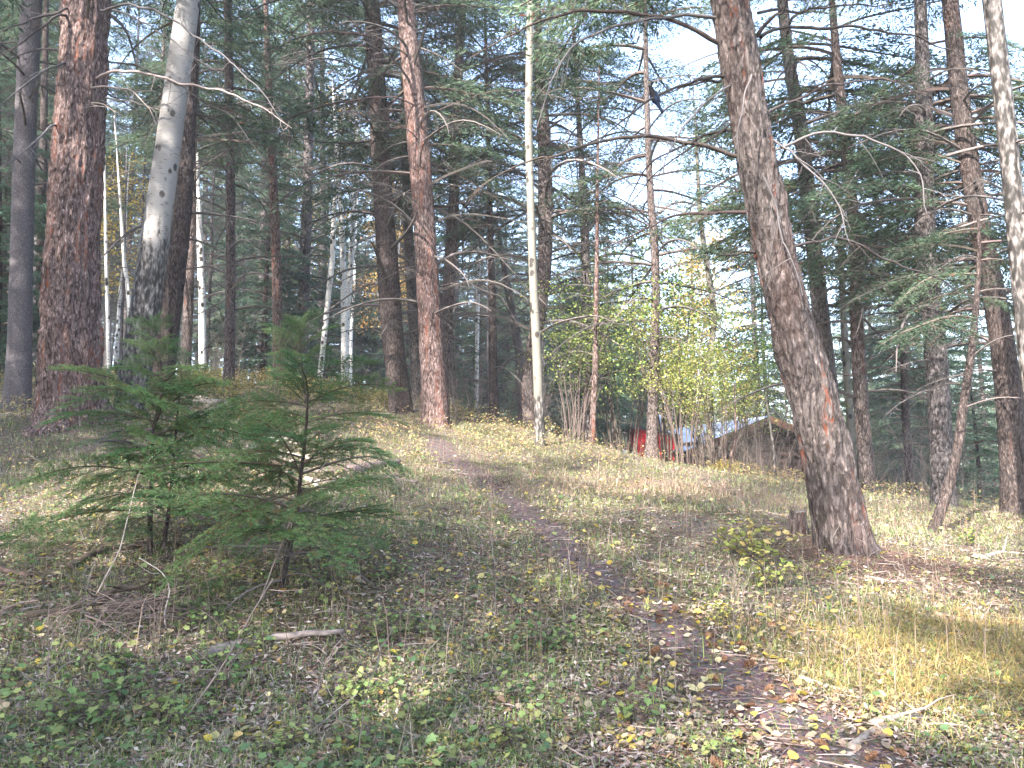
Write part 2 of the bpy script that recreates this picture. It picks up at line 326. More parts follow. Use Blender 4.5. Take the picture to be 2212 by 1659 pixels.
def trunk_mesh(name, pts, mat, seed=0, k=20, step=.12, rough=.08, flare=.35, fh=.3, freq=5.0, ridge=0):
    """pts: (x,y,z,r) from the base up in the thing's own space; swells into roots at the foot"""
    pts = np.asarray(pts, float); L = np.linalg.norm(np.diff(pts[:, :3], axis=0), axis=1).sum(); n = max(8, int(L/step)); c = smoothpath(pts, n)
    Pt, R = c[:, :3].copy(), c[:, 3].copy(); T = nrm(np.gradient(Pt, axis=0)); u = nrm(np.cross(T, (0, 1.0, 0))); v = np.cross(T, u)
    a = np.arange(k)/k*2*math.pi; ca, sa = np.cos(a)[None], np.sin(a)[None]; h = np.concatenate([[0], np.cumsum(np.linalg.norm(np.diff(Pt, axis=0), axis=1))])[:, None]
    r0 = R[:, None]; nx_, ny_ = ca*r0*freq+seed*3.1+20, sa*r0*freq+seed*1.7+20
    d = (fbm(nx_, ny_, h*.5*freq/3)-.5)*2*rough
    if ridge:
        rd = np.abs(fbm(nx_*2.6, ny_*2.6, h*1.3+seed, 3)-.5)*4; d = d+(np.clip(rd, 0, 1)-.6)*ridge
        d = d+(fbm(nx_*7, ny_*7, h*9+seed, 2)-.5)*ridge*.8
    d = d+(fbm(ca*1.3+seed+9, sa*1.3+9, h*.6)-.5)*.10
    lob = 1+.55*np.cos(a*3+seed)[None]*1+.35*np.cos(a*5+seed*2.3)[None]; d = d+flare*np.exp(-np.maximum(h-.15, 0)/fh)*np.clip(lob, .15, 2)
    rr = r0*(1+d); V = Pt[:, None]+rr[..., None]*(ca[..., None]*u[:, None]+sa[..., None]*v[:, None])
    i = (np.arange(n-1)[:, None]*k+np.arange(k)); j = (np.arange(n-1)[:, None]*k+(np.arange(k)+1) % k)
    return mesh(name, V, quads=np.stack([i, i+k, j+k, j], -1).reshape(-1, 4), mats=[mat], smooth=True)

def cards(cen, d, L, Wd, rng, flat=0.0):
    """thin leaf-shaped blades: centre, direction, length, width -> one rhombus each"""
    n = len(cen); d = nrm(d); r = rng.normal(size=(n, 3)); r[:, 2] += flat; b = nrm(np.cross(d, r)); L = np.broadcast_to(L, n)[:, None]; Wd = np.broadcast_to(Wd, n)[:, None]
    V = np.stack([cen, cen+d*L*.45+b*Wd*.5, cen+d*L, cen+d*L*.45-b*Wd*.5], 1)
    return V.reshape(-1, 3), np.arange(n*4).reshape(-1, 4)
def branch(rng, L, live=1.0, lat=.11, clump=(.13, .035), droop=.25, rise=.1, kdens=1.0, r0=None, sub=True):
    """one bough growing along +X. Returns (wood MB, needle MB)"""
    wb, nb = MB(), MB(); n = 9; s = np.linspace(0, 1, n); ph = rng.rand()*6
    A = np.stack([s*L*(1-.04*s), np.sin(s*3+ph)*.06*L*s+(rng.rand()-.5)*.15*L*s*s, rise*L*s*1.6-(droop+rise)*L*s*s+np.sin(s*7+ph)*.012*L], 1)
    r0 = r0 or (.006+.009*L); R = r0*(1-s)**.8+.0035; wc = (.10, .078, .068) if live > .5 else (.105, .092, .086)
    wc = np.array(wc)*(.8+.4*rng.rand()); V, T, Q = tube(A, R, 4); wb.add(V, T, Q, wc)
    cs, ds, fr = [], [], []
    t = .12 if live < .5 else .18; side = 1
    while t < .98:
        side = -side; p = np.array([np.interp(t, s, A[:, q]) for q in range(3)]); tan = nrm(np.array([np.interp(min(1, t+.05), s, A[:, q]) for q in range(3)])-p)
        l = L*(.36*(1-t)**.7+.06)*(.6+.6*rng.rand())
        if live < .5: l *= .75
        ang = math.radians(48+20*rng.rand())*side; d = np.array([tan[0]*math.cos(ang)-tan[1]*math.sin(ang), tan[0]*math.sin(ang)+tan[1]*math.cos(ang), tan[2]+(rng.rand()-.55)*.35]); d = nrm(d)
        m = 4; q = np.linspace(0, 1, m)[:, None]; dr = .22 if live > .5 else .1
        B = p+d*l*q+np.array([0, 0, -dr*l])*q**2+rng.normal(size=(m, 3))*.02*l*q
        V, T, Q = tube(B, (.0022+.003*l)*(1.1-q[:, 0]), 3); wb.add(V, T, Q, wc*1.05)
        if live < .5 or rng.rand() < .35:
            for _ in range(2 if live < .5 else 1):
                tq = .3+.6*rng.rand(); pb = p+d*l*tq; d2 = nrm(d+rng.normal(size=3)*.6); l2 = l*.4*rng.rand()+.04; B2 = np.array([pb, pb+d2*l2*.5+rng.normal(size=3)*.01, pb+d2*l2]); V, T, Q = tube(B2, [.003, .0025, .0015], 3); wb.add(V, T, Q, wc)
        if live > .5 and rng.rand() < live:
            k = max(3, int(l*30*kdens)); tq = rng.rand(k)**.8*1.05; pos = p+d*l*tq[:, None]+np.array([0, 0, -dr*l])*tq[:, None]**2
            sd = np.cross(d, (0, 0, 1.0)); off = (rng.rand(k)-.5)*2*np.minimum(.28*l, .16)*(1.1-tq*.7); pos = pos+sd*off[:, None]+rng.normal(size=(k, 3))*(.012, .012, .02)
            dd = nrm(d*1.0+sd*(np.sign(off)*.8)[:, None]+rng.normal(size=(k, 3))*.3); dd[:, 2] -= .12; cs.append(pos); ds.append(dd); fr.append(np.full(k, t))
        t += lat/L*(.7+.6*rng.rand())
    if live > .5:
        k = int(14*kdens*L/2)+6; tq = .55+.45*rng.rand(k); pos = np.stack([np.interp(tq, s, A[:, q]) for q in range(3)], 1)+rng.normal(size=(k, 3))*.03
        cs.append(pos); ds.append(rng.normal(size=(k, 3))*.5+(1, 0, 0)); fr.append(np.full(k, .9))
        c, d = np.concatenate(cs), np.concatenate(ds); k = len(c); V, Q = cards(c, d, clump[0]*(.6+.8*rng.rand(k)), clump[1]*(.6+.8*rng.rand(k)), rng, .8)
        base = np.array([.070, .112, .072])*(.75+.5*rng.rand()); col = base*(.6+.8*rng.rand(k, 1))*np.array([1, 1, 1])+rng.rand(k, 1)*np.array([.012, .018, 0])
        dead = rng.rand(k) < .012; col[dead] = (.16, .075, .035)
        nb.add(V, None, Q, np.repeat(col, 4, 0))
    return wb, nb
NB = [M['twig'], M['needle']]
def xf(V, Mx): return V@Mx[:3, :3].T+Mx[:3, 3]
def rotm(az, tilt, sc, loc):
    m = Matrix.Translation(loc)@Matrix.Rotation(az, 4, 'Z')@Matrix.Rotation(-tilt, 4, 'Y')@Matrix.Scale(sc, 4); return np.array(m)
live_t = [branch(rs(100+i), 2.0, 1, .08, (.13, .034), .25, .12, 1.75) for i in range(6)]
live_fine = [branch(rs(120+i), 2.0, 1, .06, (.08, .017), .25, .12, 3.6) for i in range(5)]
dead_t = [branch(rs(150+i), 2.0, 0, .10, (.1, .03), .25+.1*(i % 3), .18) for i in range(7)]
half_t = [branch(rs(170+i), 2.0, .55, .1, (.1, .02), .25, .15, 2.0) for i in range(3)]
def as_mesh(tp, nm):
    return tp[0].mesh(nm, [M['twig']]), (tp[1].mesh("needles", [M['needle']]) if tp[1].n else None)
LIVE = [as_mesh(t, "branch") for t in live_fine]; DEAD = [as_mesh(t, "branch") for t in dead_t]; HALF = [as_mesh(t, "branch") for t in half_t]
def crown(seed, H, R, n, z0=0.0, deadn=0, deadz=(1.2, 4), pool=live_t, tint=(1, 1, 1), top=.8, thin=1.0):
    rng = rs(seed); mb = MB(); az = rng.rand()*6
    for i in range(n+deadn):
        if i < n:
            f = (i+rng.rand())/n; z = z0+(H-z0)*(f**.92); l = R*((1-f)**top)*(.65+.6*rng.rand())+.25; tp = pool[rng.randint(len(pool))]; tilt = -.12+.55*f+rng.normal()*.1
            if f < .12: l *= .8
        else:
            z = deadz[0]+(deadz[1]-deadz[0])*rng.rand(); l = R*(.35+.45*rng.rand()); tp = dead_t[rng.randint(len(dead_t))]; tilt = rng.normal()*.12
        az += 2.4+rng.normal()*.3; mx = rotm(az, tilt, l/2.0, (0, 0, z)); br = .75+.5*rng.rand()
        for b_, mi in ((tp[0], 0), (tp[1], 1)):
            if b_.n:
                V, T, Q, c, _ = b_.get(); mb.add(xf(V, mx), None, Q, c*br*(np.array(tint) if mi else 1), mi)
    return mb
CROWN_TOP = [crown(300+i, 11, 2.7, 46, pool=live_fine).mesh("crown", NB) for i in range(3)]
# ------------------------------------------------------------------ background conifers: kinds, then copies
def straight(H, r, seed, lean=.02):
    rng = rs(seed); z = np.linspace(-.3, H, 9); return np.stack([np.cumsum(rng.normal(size=9))*.04+z*lean, np.cumsum(rng.normal(size=9))*.04, z, np.maximum(r*(1-np.clip(z/H, 0, 1))**.8, .012)], 1)
def kind(H, R, n, z0, deadn, dz, seed, r, mat, tint=(1, 1, 1), top=.8):
    return (trunk_mesh("trunk", straight(H, r, seed), M[mat], seed, 9, .6, .06, .2), crown(seed, H, R, n, z0, deadn, dz, tint=tint, top=top).mesh("crown", NB))
KINDS = {
 'fir':    [kind(23, 3.2, 100, 4.0, 44, (1.0, 6), 401, .20, 'bark_brown'), kind(26, 3.4, 90, 7.5, 60, (1.0, 9), 402, .26, 'bark_grey', (1.05, .95, 1.0)),
            kind(20, 3.0, 94, 2.8, 40, (.8, 5), 403, .15, 'bark_dark', (1.1, 1.1, .9)), kind(25, 2.9, 74, 9.5, 70, (1.5, 11), 404, .18, 'bark_grey')],
 'spruce': [kind(9, 2.1, 92, .35, 0, (0, 1), 411, .10, 'bark_dark', (1, 1.05, 1.15), .9), kind(6, 1.6, 80, .25, 0, (0, 1), 412, .07, 'bark_dark', (1.05, 1.1, 1.1), .9), kind(12, 2.4, 96, 1.0, 8, (.5, 2), 413, .12, 'bark_brown', (1, 1, 1.1), .9)],
 'bare':   [kind(15, 1.6, 6, 11, 90, (.8, 14), 421, .09, 'bark_grey'), kind(10, 1.3, 0, 9, 80, (.5, 9.6), 422, .06, 'bark_smooth')]}
LBL = {('fir', 0): 'tall brown-trunked conifer standing far back in the dense forest', ('fir', 1): 'tall grey-trunked conifer standing far back in the dense forest',
       ('fir', 2): 'slim dark-trunked conifer standing far back in the dense forest', ('fir', 3): 'high-crowned grey conifer with bare lower trunk far back in the forest',
       ('spruce', 0): 'blue-green young spruce clothed in boughs to the ground among far trunks', ('spruce', 1): 'short blue-green spruce low among the far trunks', ('spruce', 2): 'half-grown spruce with green boughs between far trunks',
       ('bare', 0): 'thin dead conifer full of grey twigs among the far trees', ('bare', 1): 'leafless grey dead sapling tree among the far trunks'}
def bgtree(k, i, x, y, s=1.0, label=None, rz=None, zs=1.0, rng=random):
    tm, cm = KINDS[k][i]; nm = {'fir': 'fir_tree', 'spruce': 'spruce_tree', 'bare': 'dead_tree'}[k]
    e = empty(nm, (x, y, float(gz(x, y))-.05), label or LBL[(k, i)], {'fir': 'fir tree', 'spruce': 'spruce tree', 'bare': 'dead tree'}[k], None if label else 'trees in the forest behind: '+LBL[(k, i)].split(' standing')[0])
    e.rotation_euler = (rng.uniform(-.03, .03), rng.uniform(-.03, .03), rng.uniform(0, 6.28) if rz is None else rz); e.scale = (s, s, s*zs)
    link(tm, "trunk", e); link(cm, "crown", e); return e

# ------------------------------------------------------------------ traced trees
random.seed(5)
ALLT = []
def traced(name, label, cat, D, pts, mat, H=None, k=16, rough=.07, flare=.35, ridge=0, step=.12, nd_=12, nl=8, z_dead=(1.0, 6), z_live=(4.5, 9), blen=(1.0, 2.2), crown_i=None, crown_s=1.0, seed=1, fh=.3, azr=None, dy=0):
    """pts: measured (px, py, width px) from the foot up, at distance D"""
    nd_ = int(nd_*1.7); nl = int(nl*1.5); blen = (blen[0]*1.05, blen[1]*1.2)
    rng = rs(seed*13+5); base = P(pts[0][0], pts[0][1], D); gb = float(gz(base[0], base[1]))
    base = np.array([base[0], base[1], gb]); e = empty(name, base, label, cat); W3 = []
    for j, (px, py, w) in enumerate(pts):
        q = P(px, py, D); q[1] += dy*max(0, q[2]-gb)
        dq = q[1]*math.cos(PITCH)+q[2]*math.sin(PITCH); W3.append((q[0]-base[0], q[1]-base[1], q[2]-base[2] if j else 0.0, w/2/F0*dq*dq/math.hypot(dq, q[0])))
    W3 = np.array(W3); ax = nrm(W3[-1, :3]-W3[-2, :3]); ex = W3[-1]
    foot = W3[0].copy(); d0 = nrm(W3[1, :3]-W3[0, :3]); foot[:3] -= d0*.35; full = [foot]+list(W3)
    if H and H > ex[2]:
        for f in (.35, .7, 1): q = ex.copy(); q[:3] = ex[:3]+ax*(H-ex[2])*f; q[3] = max(.015, ex[3]*(1-f)**.8); full.append(q)
    full = np.array(full); tr = link(trunk_mesh("trunk", full, M[mat], seed, k, step, rough, flare, fh, ridge=ridge), "trunk", e)
    def at(z): return np.array([np.interp(z, full[:, 2], full[:, q]) for q in range(4)])
    def put(tpl, z, az, l, tilt, nm="branch"):
        a = at(z); o = link(tpl[0], nm, e, tuple(a[:3]), None); o.rotation_euler = (Matrix.Rotation(az, 3, 'Z')@Matrix.Rotation(-tilt, 3, 'Y')@Matrix.Rotation(rng.normal()*.3, 3, 'X')).to_euler(); o.scale = (l/2,)*3
        if tpl[1]: link(tpl[1], "needles", o)
        return o
    az = rng.rand()*6
    for i in range(nd_):
        z = z_dead[0]+(z_dead[1]-z_dead[0])*(i+rng.rand())/nd_; az += 2.4+rng.normal()*.5; put(DEAD[rng.randint(len(DEAD))], z, az, blen[0]+(blen[1]-blen[0])*rng.rand(), rng.normal()*.18)
    for i in range(nl):
        z = z_live[0]+(z_live[1]-z_live[0])*(i+rng.rand())/nl; az += 2.4+rng.normal()*.5; az = az+math.pi*.75 if math.sin(az) < -.35 else az; pool = HALF if rng.rand() < .3 else LIVE; put(pool[rng.randint(len(pool))], z, az, blen[0]+(blen[1]-blen[0])*(.3+.9*rng.rand()), rng.normal()*.12)
    if crown_i is not None:
        a = at(ex[2]+.3); o = link(CROWN_TOP[crown_i], "crown", e, tuple(a[:3])); o.rotation_euler = Vector(ax).to_track_quat('Z', 'Y').to_euler(); s = (H-ex[2]-.2)/11
        o.scale = (crown_s, crown_s, s)
    ALLT.append((e, full, D)); e['_d'] = D; del e['_d']
    return e, at, base
TR = {}
fir = 'conifer tree'
TR['lean'] = traced("conifer_tree", "thick leaning conifer with furrowed bark and orange cracks rising beside the bird", fir, 8.0,
   [(1822, 1192, 124), (1810, 1130, 122), (1792, 1020, 116), (1757, 852, 106), (1709, 700, 98), (1671, 533, 92), (1619, 267, 86), (1578, 0, 82)], 'bark_near', 19, 110, .07, .62, .19, .022, nd_=0, nl=0, crown_i=0, crown_s=1.25, seed=3, fh=.20)
TR['big'] = traced("conifer_tree", "thickest tree, reddish flaky bark, standing behind the left fir sapling", fir, 12.0,
   [(152, 902, 150), (152, 800, 140), (152, 718, 136), (157, 533, 120), (172, 267, 114), (187, 0, 104)], 'bark_red', 24, 100, .07, .45, .16, .028, nd_=3, nl=0, z_dead=(4.5, 7), crown_i=1, crown_s=1.3, seed=8)
TR['grey'] = traced("conifer_tree", "smooth grey-barked tree at the left edge with curved bare branches", fir, 14.0,
   [(36, 884, 62), (42, 780, 57), (47, 533, 51), (55, 267, 50), (68, 0, 48)], 'bark_smooth', 21, 28, .02, .4, 0, .1, nd_=11, nl=0, z_dead=(4, 7.4), blen=(.9, 1.9), crown_i=2, seed=11)
TR['asp1'] = traced("aspen_tree", "thick leaning white aspen with black furrowed base behind the left fir sapling", "aspen tree", 12.8,
   [(280, 895, 78), (292, 800, 72), (312, 685, 68), (332, 533, 64), (371, 267, 56), (407, 0, 50)], 'aspen_big', 15, 30, .03, .12, 0, .08, nd_=0, nl=0, seed=14)
TR['t4'] = traced("conifer_tree", "dark brown leaning conifer close behind the thick white aspen", fir, 15.0,
   [(348, 850, 52), (358, 770, 49), (377, 620, 46), (393, 467, 44), (410, 200, 36), (418, 0, 32)], 'bark_dark', 19, 24, .07, .25, .05, .08, nd_=10, nl=6, z_dead=(2, 6), z_live=(5, 9), crown_i=0, seed=17)
TR['t5'] = traced("conifer_tree", "slender dark trunk whose foot is sunlit beside the sawn log", fir, 18.0,
   [(492, 868, 28), (496, 800, 24), (498, 600, 22), (497, 300, 21), (492, 0, 18)], 'bark_brown', 18, 20, .06, .3, .04, .1, nd_=16, nl=10, z_dead=(1.5, 7), z_live=(6, 11), blen=(1, 2), crown_i=1, crown_s=.9, seed=19)
TR['t6'] = traced("conifer_tree", "slim pinkish trunk right of the slender dark one, with a pale upper half", fir, 21.0,
   [(602, 805, 24), (601, 752, 23), (596, 533, 21), (589, 367, 20), (581, 167, 16), (576, 60, 12)], 'bark_red', 14, 16, .04, .2, .03, .1, nd_=22, nl=2, z_dead=(2, 12), blen=(.7, 1.6), seed=20)
for i_, (pt, lb) in enumerate([([(688, 830, 12), (703, 700, 12), (718, 560, 12), (722, 450, 11), (735, 330, 10), (742, 240, 7)], "bright white aspen stem, lowest and farthest left of the trio"),
     ([(745, 800, 14), (743, 700, 14), (742, 600, 14), (738, 470, 12), (728, 340, 10), (722, 240, 7)], "bright white forked aspen stem, middle of the trio"),
     ([(750, 790, 14), (748, 690, 14), (756, 600, 13), (762, 500, 12), (768, 400, 10), (770, 300, 7)], "bright white aspen stem of the trio next to the dark straight trunk")]):
    traced("aspen_tree", lb, "aspen tree", 22.0+.5*i_, pt, 'aspen_white', 9.5, 10, .03, .1, 0, .12, nd_=5, nl=0, z_dead=(2, 8), blen=(.5, 1.2), seed=22+i_)
TR['t10'] = traced("conifer_tree", "dark straight conifer trunk just left of the reddish central one", fir, 17.0,
   [(866, 884, 48), (860, 820, 47), (850, 752, 48), (838, 580, 46), (826, 400, 43), (817, 230, 41), (803, 0, 34)], 'bark_dark', 21, 26, .05, .3, .05, .08, nd_=26, nl=10, z_dead=(1.5, 9.5), z_live=(5.5, 10), blen=(1.3, 2.8), crown_i=2, crown_s=1.1, seed=29)
TR['t11'] = traced("conifer_tree", "reddish brown central conifer with a flared foot at the top of the path", fir, 16.0,
   [(942, 916, 64), (938, 840, 58), (933, 752, 54), (920, 533, 47), (901, 267, 46), (875, 0, 39)], 'bark_red', 22, 32, .06, .3, .06, .06, nd_=24, nl=9, z_dead=(2, 9), z_live=(5, 9.5), blen=(1.2, 2.6), crown_i=0, crown_s=1.2, seed=31)
TR['t12'] = traced("conifer_tree", "brown conifer trunk close behind the reddish central one, on its aspen side", fir, 19.0,
   [(960, 900, 30), (964, 690, 28), (975, 533, 26), (982, 400, 23), (988, 200, 22), (1000, 0, 16)], 'bark_brown', 20, 18, .06, .25, .04, .1, nd_=14, nl=12, z_dead=(3, 9), z_live=(5, 11), blen=(1.3, 2.6), crown_i=1, seed=33)
TR['t13'] = traced("conifer_tree", "grey conifer seen between the dark straight trunk and the reddish central one", fir, 21.0,
   [(905, 880, 30), (895, 700, 26), (883, 521, 22), (876, 350, 19), (872, 180, 14)], 'bark_grey', 18, 16, .06, .2, .04, .12, nd_=12, nl=8, z_dead=(2, 8), z_live=(6, 11), blen=(1, 2.2), crown_i=2, crown_s=.8, seed=35)
TR['asp2'] = traced("aspen_tree", "slim pale aspen standing alone at mid picture with scarred foot", "aspen tree", 15.0,
   [(1167, 962, 23), (1163, 850, 21), (1159, 752, 20), (1150, 560, 17.5), (1141, 267, 16), (1146, 0, 15.5)], 'aspen_mid', 14, 20, .02, .15, 0, .1, nd_=1, nl=0, z_dead=(8, 9), seed=37)
TR['t15'] = traced("conifer_tree", "dark reddish conifer trunk directly behind the slim pale aspen", fir, 19.0,
   [(1142, 935, 42), (1141, 818, 33), (1160, 700, 30), (1176, 600, 30), (1179, 480, 32), (1176, 300, 30), (1165, 150, 22), (1160, 0, 14)], 'bark_brown', 16, 20, .07, .3, .05, .1, nd_=30, nl=8, z_dead=(2, 9.5), z_live=(5, 11), blen=(1.3, 3), crown_i=0, seed=39)
TR['t16'] = traced("conifer_tree", "slim grey trunk rising from the crest left of the yellow-green shrubs", fir, 20.0,
   [(1270, 968, 20), (1268, 800, 19), (1269, 620, 18), (1262, 450, 16), (1250, 250, 12)], 'bark_grey', 14, 14, .06, .3, .04, .12, nd_=26, nl=5, z_dead=(1.5, 10), z_live=(6, 11), blen=(1, 2.4), crown_i=1, crown_s=.7, seed=41)
TR['t16b'] = traced("conifer_tree", "thin pinkish trunk beside the slim grey one at the crest", fir, 18.0,
   [(1279, 970, 13), (1281, 900, 13), (1286, 800, 13), (1288, 650, 11), (1290, 480, 9)], 'bark_red', 9, 12, .05, .4, .04, .12, nd_=10, nl=0, z_dead=(1.5, 8), blen=(.5, 1.4), seed=42)
TR['t17'] = traced("conifer_tree", "conifer trunk standing in front of the red shed", fir, 18.0,
   [(1407, 982, 30), (1410, 900, 24), (1413, 800, 21), (1417, 620, 19), (1414, 520, 18), (1405, 430, 16), (1398, 250, 13), (1394, 60, 10)], 'bark_brown', 15, 18, .06, .45, .05, .1, nd_=18, nl=18, z_dead=(2.5, 8), z_live=(4.5, 12), blen=(1.0, 2.4), crown_i=2, crown_s=.8, seed=44)
TR['t18'] = traced("aspen_tree", "thin grey crooked aspen in front of the cabin roof", "aspen tree", 19.0,
   [(1530, 998, 11), (1531, 900, 11), (1532, 800, 12), (1544, 680, 14), (1527, 570, 13), (1513, 480, 11), (1506, 350, 8)], 'aspen_mid', 10, 12, .03, .1, 0, .12, nd_=5, nl=0, z_dead=(3, 8), blen=(.6, 1.4), seed=46)
TR['t20'] = traced("conifer_tree", "grey-brown conifer leaning parallel behind the thick leaning one", fir, 15.0,
   [(1812, 1035, 44), (1793, 852, 40), (1772, 673, 38), (1758, 533, 35), (1729, 267, 33), (1703, 133, 27), (1690, 0, 24)], 'bark_grey', 18, 22, .06, .2, .04, .1, nd_=16, nl=14, z_dead=(3, 9), z_live=(5, 9), blen=(1.2, 2.6), crown_i=0, crown_s=.9, seed=48)
TR['t21'] = traced("aspen_tree", "pale thin trunk between the thick leaning conifer and the slim straight one", "aspen tree", 18.0,
   [(1846, 1045, 17), (1838, 930, 17), (1828, 800, 17), (1822, 680, 15), (1815, 540, 12), (1806, 400, 9)], 'aspen_mid', 9.5, 12, .03, .2, 0, .12, nd_=6, nl=0, z_dead=(3, 8), blen=(.6, 1.4), seed=50)
TR['t22'] = traced("conifer_tree", "slim straight dark conifer right of the thick leaning tree", fir, 14.0,
   [(1874, 1058, 38), (1859, 852, 34), (1850, 680, 30), (1849, 533, 27), (1822, 267, 26), (1806, 120, 20), (1797, 0, 15)], 'bark_brown', 15, 20, .06, .35, .05, .1, nd_=18, nl=20, z_dead=(1.5, 7), z_live=(4, 8.5), blen=(1.2, 2.4), crown_i=1, crown_s=.8, seed=52)
TR['t23'] = traced("conifer_tree", "short black trunk under a low green crown between two larger trunks", fir, 18.0,
   [(1964, 1048, 22), (1962, 980, 19), (1956, 900, 18), (1948, 700, 13), (1942, 560, 7)], 'bark_dark', 7.5, 14, .05, .25, .03, .12, nd_=4, nl=26, z_dead=(1.0, 2), z_live=(1.9, 6.8), blen=(.9, 1.7), seed=54)
TR['t24'] = traced("conifer_tree", "stout grey conifer with ridged bark standing between the thin leaning stem and the cabin side", fir, 12.3,
   [(2037, 1093, 56), (2035, 1000, 54), (2027, 852, 52), (2018, 700, 51), (1998, 533, 46), (1997, 267, 42), (1991, 100, 32), (1988, 0, 28)], 'bark_grey', 17, 30, .06, .25, .07, .07, nd_=18, nl=16, z_dead=(1.5, 7), z_live=(3.5, 7.5), blen=(1.0, 2.2), crown_i=2, crown_s=.9, seed=56)
TR['t25'] = traced("conifer_tree", "thin dark leaning young tree in front of the stout grey conifer", fir, 10.0,
   [(2016, 1152, 24), (2045, 1070, 24), (2066, 990, 23), (2080, 885, 22), (2098, 768, 19), (2109, 652, 15), (2116, 552, 11), (2112, 430, 6)], 'bark_dark', 4.2, 14, .05, .35, .03, .08, nd_=5, nl=9, z_dead=(1.4, 3.5), z_live=(2.6, 4.1), blen=(.5, 1.2), seed=58)
TR['t26'] = traced("conifer_tree", "large dark conifer leaning inwards near the right edge", fir, 12.0,
   [(2196, 1108, 72), (2190, 1018, 66), (2180, 850, 60), (2160, 700, 56), (2125, 533, 49), (2079, 267, 44), (2052, 0, 38)], 'bark_dark', 18, 32, .06, .3, .06, .07, nd_=14, nl=24, z_dead=(2, 7), z_live=(3.2, 7), blen=(.9, 2.0), crown_i=1, crown_s=1.1, seed=60)
TR['asp3'] = traced("aspen_tree", "pale scarred aspen cut by the right edge of the view", "aspen tree", 9.0,
   [(2262, 1190, 52), (2248, 1000, 49), (2232, 850, 47), (2214, 700, 46), (2200, 533, 45), (2173, 267, 45), (2142, 0, 44)], 'aspen_right', 13, 28, .05, .2, 0, .08, nd_=3, nl=0, z_dead=(3, 5), blen=(.6, 1.2), seed=62)
traced("aspen_tree", "thin mottled aspen between the slender dark trunk and the thick white aspen", "aspen tree", 20.0,
   [(438, 830, 16), (437, 740, 17), (436, 640, 16), (432, 520, 14), (428, 400, 9)], 'aspen_white', 8.5, 12, .05, .2, 0, .1, nd_=8, nl=0, z_dead=(2, 7), blen=(.5, 1.5), seed=64)
traced("conifer_tree", "dusky pink trunk tucked behind the thick aspen's dark companion", fir, 20.0,
   [(402, 760, 26), (405, 700, 23), (409, 600, 21), (415, 480, 19), (420, 330, 15)], 'bark_brown', 13, 14, .05, .2, .03, .12, nd_=10, nl=6, z_dead=(2, 8), z_live=(6, 11), crown_i=1, crown_s=.7, seed=66)
traced("conifer_tree", "shaded narrow trunk in the gap between the smooth grey tree and the thickest one", fir, 22.0,
   [(88, 850, 26), (88, 600, 22), (92, 400, 19), (97, 150, 15)], 'bark_dark', 19, 14, .05, .2, .03, .12, nd_=14, nl=8, z_dead=(2, 9), z_live=(5, 12), crown_i=2, crown_s=.8, seed=68)
traced("aspen_tree", "thin white sapling stem seen just past the thickest tree", "aspen tree", 19.0,
   [(236, 830, 9), (233, 700, 9), (229, 560, 8), (227, 420, 6)], 'aspen_white', 7.5, 9, .03, .2, 0, .12, nd_=4, nl=0, z_dead=(2, 6), blen=(.4, 1.0), seed=70)
traced("aspen_tree", "thin curving white sapling stem against the left side of the thick aspen", "aspen tree", 19.5,
   [(288, 840, 9), (282, 720, 9), (276, 620, 10), (268, 560, 9), (262, 470, 7)], 'aspen_white', 7.0, 9, .03, .2, 0, .12, nd_=4, nl=0, z_dead=(2, 6), blen=(.4, 1.0), seed=72)
traced("dead_tree", "pale leaning dead trunk full of curly twigs left of the slim pale aspen", "dead tree", 22.0,
   [(1130, 880, 20), (1122, 760, 19), (1108, 680, 18), (1095, 610, 16), (1080, 520, 10)], 'bark_smooth', 6.6, 12, .05, .2, .03, .1, nd_=22, nl=0, z_dead=(1.5, 6.3), blen=(.6, 1.8), seed=74)
traced("conifer_tree", "dark trunk with low dead twigs right of the path-top conifer", fir, 19.0,
   [(1068, 915, 22), (1065, 800, 19), (1064, 680, 17), (1060, 520, 13)], 'bark_dark', 13, 12, .05, .3, .03, .1, nd_=18, nl=8, z_dead=(1, 7), z_live=(5, 10), blen=(.7, 1.9), crown_i=0, crown_s=.6, seed=76)
traced("aspen_tree", "thin white aspen stem in the gap behind the dark low-twigged trunk", "aspen tree", 24.0,
   [(1028, 850, 8), (1031, 700, 9), (1034, 580, 8), (1036, 460, 5)], 'aspen_white', 8, 8, .03, .2, 0, .12, nd_=4, nl=0, z_dead=(2, 7), blen=(.4, 1.2), seed=78)
traced("aspen_sapling", "slender tan sapling stem standing by the cabin's log wall", "sapling", 14.0,
   [(1676, 1035, 6), (1672, 980, 6), (1664, 920, 5), (1655, 860, 3)], 'aspen_mid', 1.6, 7, .02, .1, 0, .1, nd_=2, nl=0, z_dead=(.5, 1.3), blen=(.2, .4), seed=80)
traced("aspen_sapling", "kinked orange-tan sapling stem in front of the cabin", "sapling", 15.0,
   [(1575, 1018, 5), (1580, 980, 5), (1588, 960, 6), (1590, 930, 5), (1588, 880, 3)], 'bark_red', 1.7, 7, .02, .1, 0, .05, nd_=2, nl=0, z_dead=(.5, 1.4), blen=(.2, .5), seed=82)

